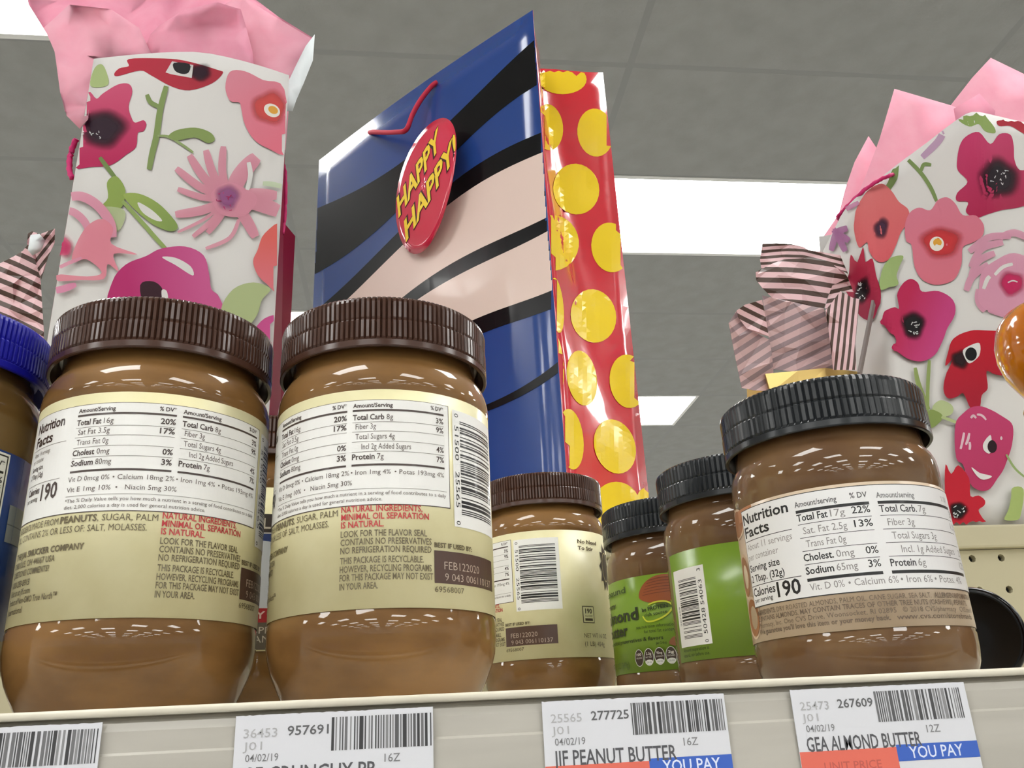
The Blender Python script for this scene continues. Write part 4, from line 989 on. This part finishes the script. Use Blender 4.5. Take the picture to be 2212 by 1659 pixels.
pl([(1625, 762), (1665, 832), (1715, 768), (1792, 860), (1802, 990), (1860, 985), (1906, 1020), (1898, 1060), (1860, 1090), (1890, 1150), (1930, 1210), (1700, 1220), (1640, 1100), (1620, 950)], (192, 26, 46), sm=3)
gl(1715, 1095, 75, 75, (14, 12, 14), 1); sq(1720, 1095, 12, 14, 8)
pl([(2100, 930), (2180, 940), (2160, 1120), (2130, 1160), (2040, 1158), (2070, 1090), (2090, 1000)], (168, 186, 112)); st([(2060, 690), (2120, 790), (2200, 860)], 16, (150, 172, 110))
for k, (x, y, r) in enumerate(((2340, 420, 62), (2300, 560, 50), (2400, 680, 66), (2300, 820, 60), (2420, 960, 60), (2290, 1030, 48))): bloom(P, x, y, r, ((214, 84, 122), (226, 120, 130), (190, 50, 120))[k % 3], ((192, 34, 92), (214, 70, 80), (206, 92, 148))[k % 3], k)
P.build('printed_flowers', MT['water'], rfront)

# ================================================================ TISSUE PAPER
def sheet(name, poly, depth, m, label, cat='tissue paper', group=None, amp=.012, step=42, seed=1, stripe=None, parent=None, th=.0003):
    """crumpled sheet: outline filled with random creases, each crease point at its own distance"""
    rnd = random.Random(seed)
    P2 = [Vector(p) for p in poly]; n = len(P2)
    xs = [p.x for p in P2]; ys = [p.y for p in P2]
    inner = []
    x = min(xs)+step*.5
    while x < max(xs):
        y = min(ys)+step*.5
        while y < max(ys):
            inner.append(Vector((x+rnd.uniform(-.42, .42)*step, y+rnd.uniform(-.42, .42)*step))); y += step
        x += step
    r = delaunay_2d_cdt(P2+inner, [], [list(range(n))], 1, 1e-6)
    vs = []; px = []
    for v in r[0]:
        Y = depth(v.x, v.y)+rnd.uniform(-amp, amp)
        vs.append(Vector(onY(v.x, v.y, Y))); px.append((v.x, v.y))
    c = sum(vs, Vector())/len(vs)
    me = mesh(name, [v-(c if parent is None else parent.location) for v in vs], [tuple(f) for f in r[2]])
    if parent is None:
        o = link(name, me, m); o.location = c; tag(o, label, cat, group)
    else: o = kid(name, me, m, parent)
    if stripe:
        a = me.color_attributes.new('Stripe', 'FLOAT_COLOR', 'POINT'); dx, dy, per, side, cv = stripe
        for i, (x, y) in enumerate(px): a.data[i].color = ((x*dx+y*dy)/per+cv*sin(x*.03)+50, side, 0, 1)
    thick(o, th)
    if not stripe: me.polygons.foreach_set('use_smooth', [True]*len(me.polygons))
    return o
pt = empty('tissue_paper', (-.21, .74, CZ+.6)); tag(pt, 'crumpled pink tissue paper bursting from the left floral bag', 'tissue paper', 'pink tissue paper in the floral bags')
sheet('back_sheet', [(40, -90), (62, 10), (104, 78), (118, 112), (128, 180), (140, 240), (172, 278), (200, 210), (260, 180), (330, 165), (430, 175), (560, 185), (622, 205), (640, 180), (660, 120), (676, 82), (600, 35), (540, -10), (480, -70)], lambda x, y: .775+(y-100)*-.00012, MT['pink'], None, parent=pt, seed=3, amp=.016, step=52)
sheet('side_sheet', [(95, 60), (118, 110), (130, 200), (144, 250), (172, 278), (190, 258), (198, 175), (212, 140), (250, 128), (330, 122), (300, 60), (240, 20), (150, 10)], lambda x, y: .715+(y-100)*-.00008, MT['pinkl'], None, parent=pt, seed=9, amp=.008, step=40)
sheet('folded_sheet', [(302, 130), (325, 75), (345, 55), (400, 20), (470, 5), (520, 20), (532, 60), (545, 110), (550, 160), (500, 165), (400, 160), (320, 150)], lambda x, y: .722, MT['pink'], None, parent=pt, seed=12, amp=.010, step=38)
sheet('right_sheet', [(430, 40), (520, -10), (600, 40), (674, 84), (650, 140), (625, 220), (616, 330), (606, 210), (560, 180), (500, 160)], lambda x, y: .742, MT['pinkl'], None, parent=pt, seed=15, amp=.008, step=50)
sheet('paper_sheet', [(680, 74), (676, 130), (655, 182), (640, 216), (632, 240), (618, 240), (620, 182), (640, 140), (660, 100)], lambda x, y: .735, MT['bagwhite_in'], 'stiff white paper sheet poking out at the right of the left floral bag', 'paper', amp=.002, step=40, seed=2)
pr = empty('tissue_paper', (.53, .76, CZ+.6)); tag(pr, 'smooth pink tissue paper corners rising from the right floral bag', 'tissue paper', 'pink tissue paper in the floral bags')
sheet('middle_sheet', [(1932, 192), (2055, 228), (2130, 260), (2110, 330), (1980, 400), (1890, 440), (1850, 520), (1830, 470), (1870, 380), (1900, 300)], lambda x, y: .80, MT['pinkl'], None, parent=pr, seed=4, amp=.002, step=60)
sheet('right_sheet', [(2050, 232), (2100, 168), (2140, 125), (2212, 160), (2330, 215), (2330, 330), (2150, 330), (2060, 300)], lambda x, y: .83, MT['pinkl'], None, parent=pr, seed=5, amp=.002, step=60)
sheet('inner_sheet', [(2060, 235), (2116, 202), (2150, 240), (2140, 290), (2070, 290)], lambda x, y: .775, MT['pink'], None, parent=pr, seed=6, amp=.001, step=60)
sheet('left_sheet', [(1876, 294), (1892, 318), (1910, 350), (1900, 420), (1860, 480), (1815, 500), (1770, 560), (1772, 520), (1812, 462), (1825, 410), (1846, 350)], lambda x, y: .835, MT['pinkl'], None, parent=pr, seed=7, amp=.002, step=60)

# striped tissue with a gold bag below it (right), and a twist of the same at the left
sr = empty('tissue_paper', (.38, .74, CZ+.38)); tag(sr, 'crumpled pink and brown striped tissue paper left of the right floral bag', 'tissue paper', 'striped tissue paper')
setq(1540, 500, 3.292)
dr = lambda a, b, k=.0004: (lambda x, y: a+(x-1700)*k*b)
def SF(name, pts, depth, dx, dy, per, side, cv=0, seed=1, amp=.003, step=30): sheet(name, q(pts), depth, MT['stripe'], None, parent=sr, seed=seed, amp=amp, step=step, stripe=(dx, dy, per, side, cv))
SF('top_fold', [(352, 88), (450, 84), (560, 90), (640, 108), (680, 132), (790, 150), (905, 168), (960, 300), (800, 215), (640, 190), (500, 200), (420, 230), (345, 270), (335, 200)], dr(.722, 0), -.10, 1, 13, 0, .5, 1)
SF('upper_fold', [(500, 200), (640, 190), (800, 212), (905, 250), (960, 330), (850, 385), (815, 470), (790, 545), (690, 530), (560, 500), (420, 470), (350, 400), (308, 345), (305, 290), (345, 268), (420, 230)], dr(.705, 1, .00015), -.09, 1, 23, 0, .12, 2)
SF('centre_panel', [(350, 455), (420, 470), (560, 500), (690, 530), (790, 548), (812, 640), (835, 800), (855, 985), (600, 1000), (430, 980), (410, 860), (390, 700), (368, 560)], dr(.700, 0), .42, .9, 22, 1, 0, 3)
SF('left_fold', [(172, 560), (230, 520), (350, 486), (372, 600), (396, 745), (330, 730), (240, 690), (180, 610)], dr(.703, 1, .0003), -.45, .9, 20, 0, .1, 4)
SF('left_panel', [(112, 650), (172, 560), (240, 690), (330, 735), (400, 770), (418, 860), (430, 1000), (385, 1135), (290, 1130), (205, 1112), (160, 900)], dr(.707, 1, .0003), .55, .84, 22, 1, 0, 5)
SF('tucked_fold', [(232, 850), (300, 800), (400, 765), (418, 850), (330, 872)], dr(.701, 0), .1, 1, 20, 0, 0, 6)
SF('right_fold', [(795, 545), (818, 470), (850, 385), (960, 330), (1000, 430), (905, 425), (840, 560)], dr(.692, 1, -.0001), .25, 1, 19, 0, .1, 7)
SF('right_panel', [(800, 560), (850, 500), (905, 425), (990, 470), (1045, 482), (1030, 620), (1012, 800), (1020, 985), (855, 985), (830, 760)], dr(.686, 1, -.0001), 1, .10, 13, 0, .25, 8)
gbag = empty('gift_bag', (.364, .711, ZD)); tag(gbag, 'small gold foil gift bag mostly hidden behind the black lid of the beige-labelled jar', 'gift bag', 'gift bags on the top deck')
def foil(e, hx, hy, h):
    rows = []
    for j in range(8):
        t = j/7; r = []
        for sx, sy in ((-1, -1), (-.3, -1), (.3, -1), (1, -1), (.82, 0), (1, 1), (-1, 1), (-.82, 0), (-1, -1)):
            wv = .0022*sin(j*2.1+sx*3+sy)*t if 0 < j < 7 else 0
            r.append(Vector((sx*hx+wv, sy*hy-wv, h*t+(.003*sin(sx*7+sy) if j == 7 else 0))))
        rows.append(r)
    v_, f_ = grid_surface(rows); o = kid('foil_walls', mesh('foil_walls', v_, f_), MT['gold'], e); thick(o, .0004)
    kid('bottom', boxmesh('bottom', -hx, hx, -hy, hy, 0, .0005), MT['gold'], e)
foil(gbag, .044, .022, .150)
ge = [Vector(onY(x, y, .672)) for x, y in ((1885, 648), (1854, 805))]
go = ray(1870, 726); go = Vector((go.x, go.y, 0)).normalized()*.012
cs_ = empty('card', (ge[0]+ge[1])/2); tag(cs_, 'thin grey card edge standing between the striped tissue and the right floral bag', 'card')
d_ = (ge[1]-ge[0])/2
kid('sheet', mesh('sheet', [-d_+Vector((-.0012, 0, 0)), -d_+Vector((.0012, 0, 0)), d_+Vector((.0012, 0, 0)), d_+Vector((-.0012, 0, 0)), -d_+go, -d_+go+Vector((.002, 0, 0)), d_+go+Vector((.002, 0, 0)), d_+go],
    [(0, 1, 2, 3), (7, 6, 5, 4), (0, 4, 5, 1), (1, 5, 6, 2), (2, 6, 7, 3), (3, 7, 4, 0)]), MT['greycard'], cs_)

sl = empty('tissue_paper', (-.36, .74, CZ+.39)); tag(sl, 'twisted pink and brown striped tissue paper at the left edge above the blue lid', 'tissue paper', 'striped tissue paper')
setq(0, 480, 2.021)
def SL(name, pts, depth, dx, dy, per, cv=0, seed=1, amp=.004, step=26): sheet(name, q(pts), depth, MT['stripe'], None, parent=sl, seed=seed, amp=amp, step=step, stripe=(dx, dy, per, 0, cv))
SL('main_fold', [(-90, 230), (0, 180), (60, 150), (100, 125), (120, 100), (150, 110), (165, 190), (178, 260), (185, 380), (192, 480), (180, 660), (60, 670), (-90, 660)], dr(.735, 0), -.42, .9, 22, .1, 21)
SL('twisted_tip', [(118, 95), (122, 50), (140, 40), (175, 52), (240, 28), (238, 90), (210, 150), (180, 250), (160, 190), (150, 120)], dr(.728, 0), .8, .6, 15, .1, 22, step=18)
sheet('shiny_scrap', [(60, 540), (66, 508), (85, 505), (98, 520), (88, 542), (70, 552)], lambda x, y: .720, MT['bagwhite_in'], None, parent=sl, seed=2, amp=.003, step=18)
gb2 = copy_tree(gbag); gb2.location = (-.372, .755, ZD); tag(gb2, 'small gold foil gift bag hidden behind the blue-lidded jar at the left')
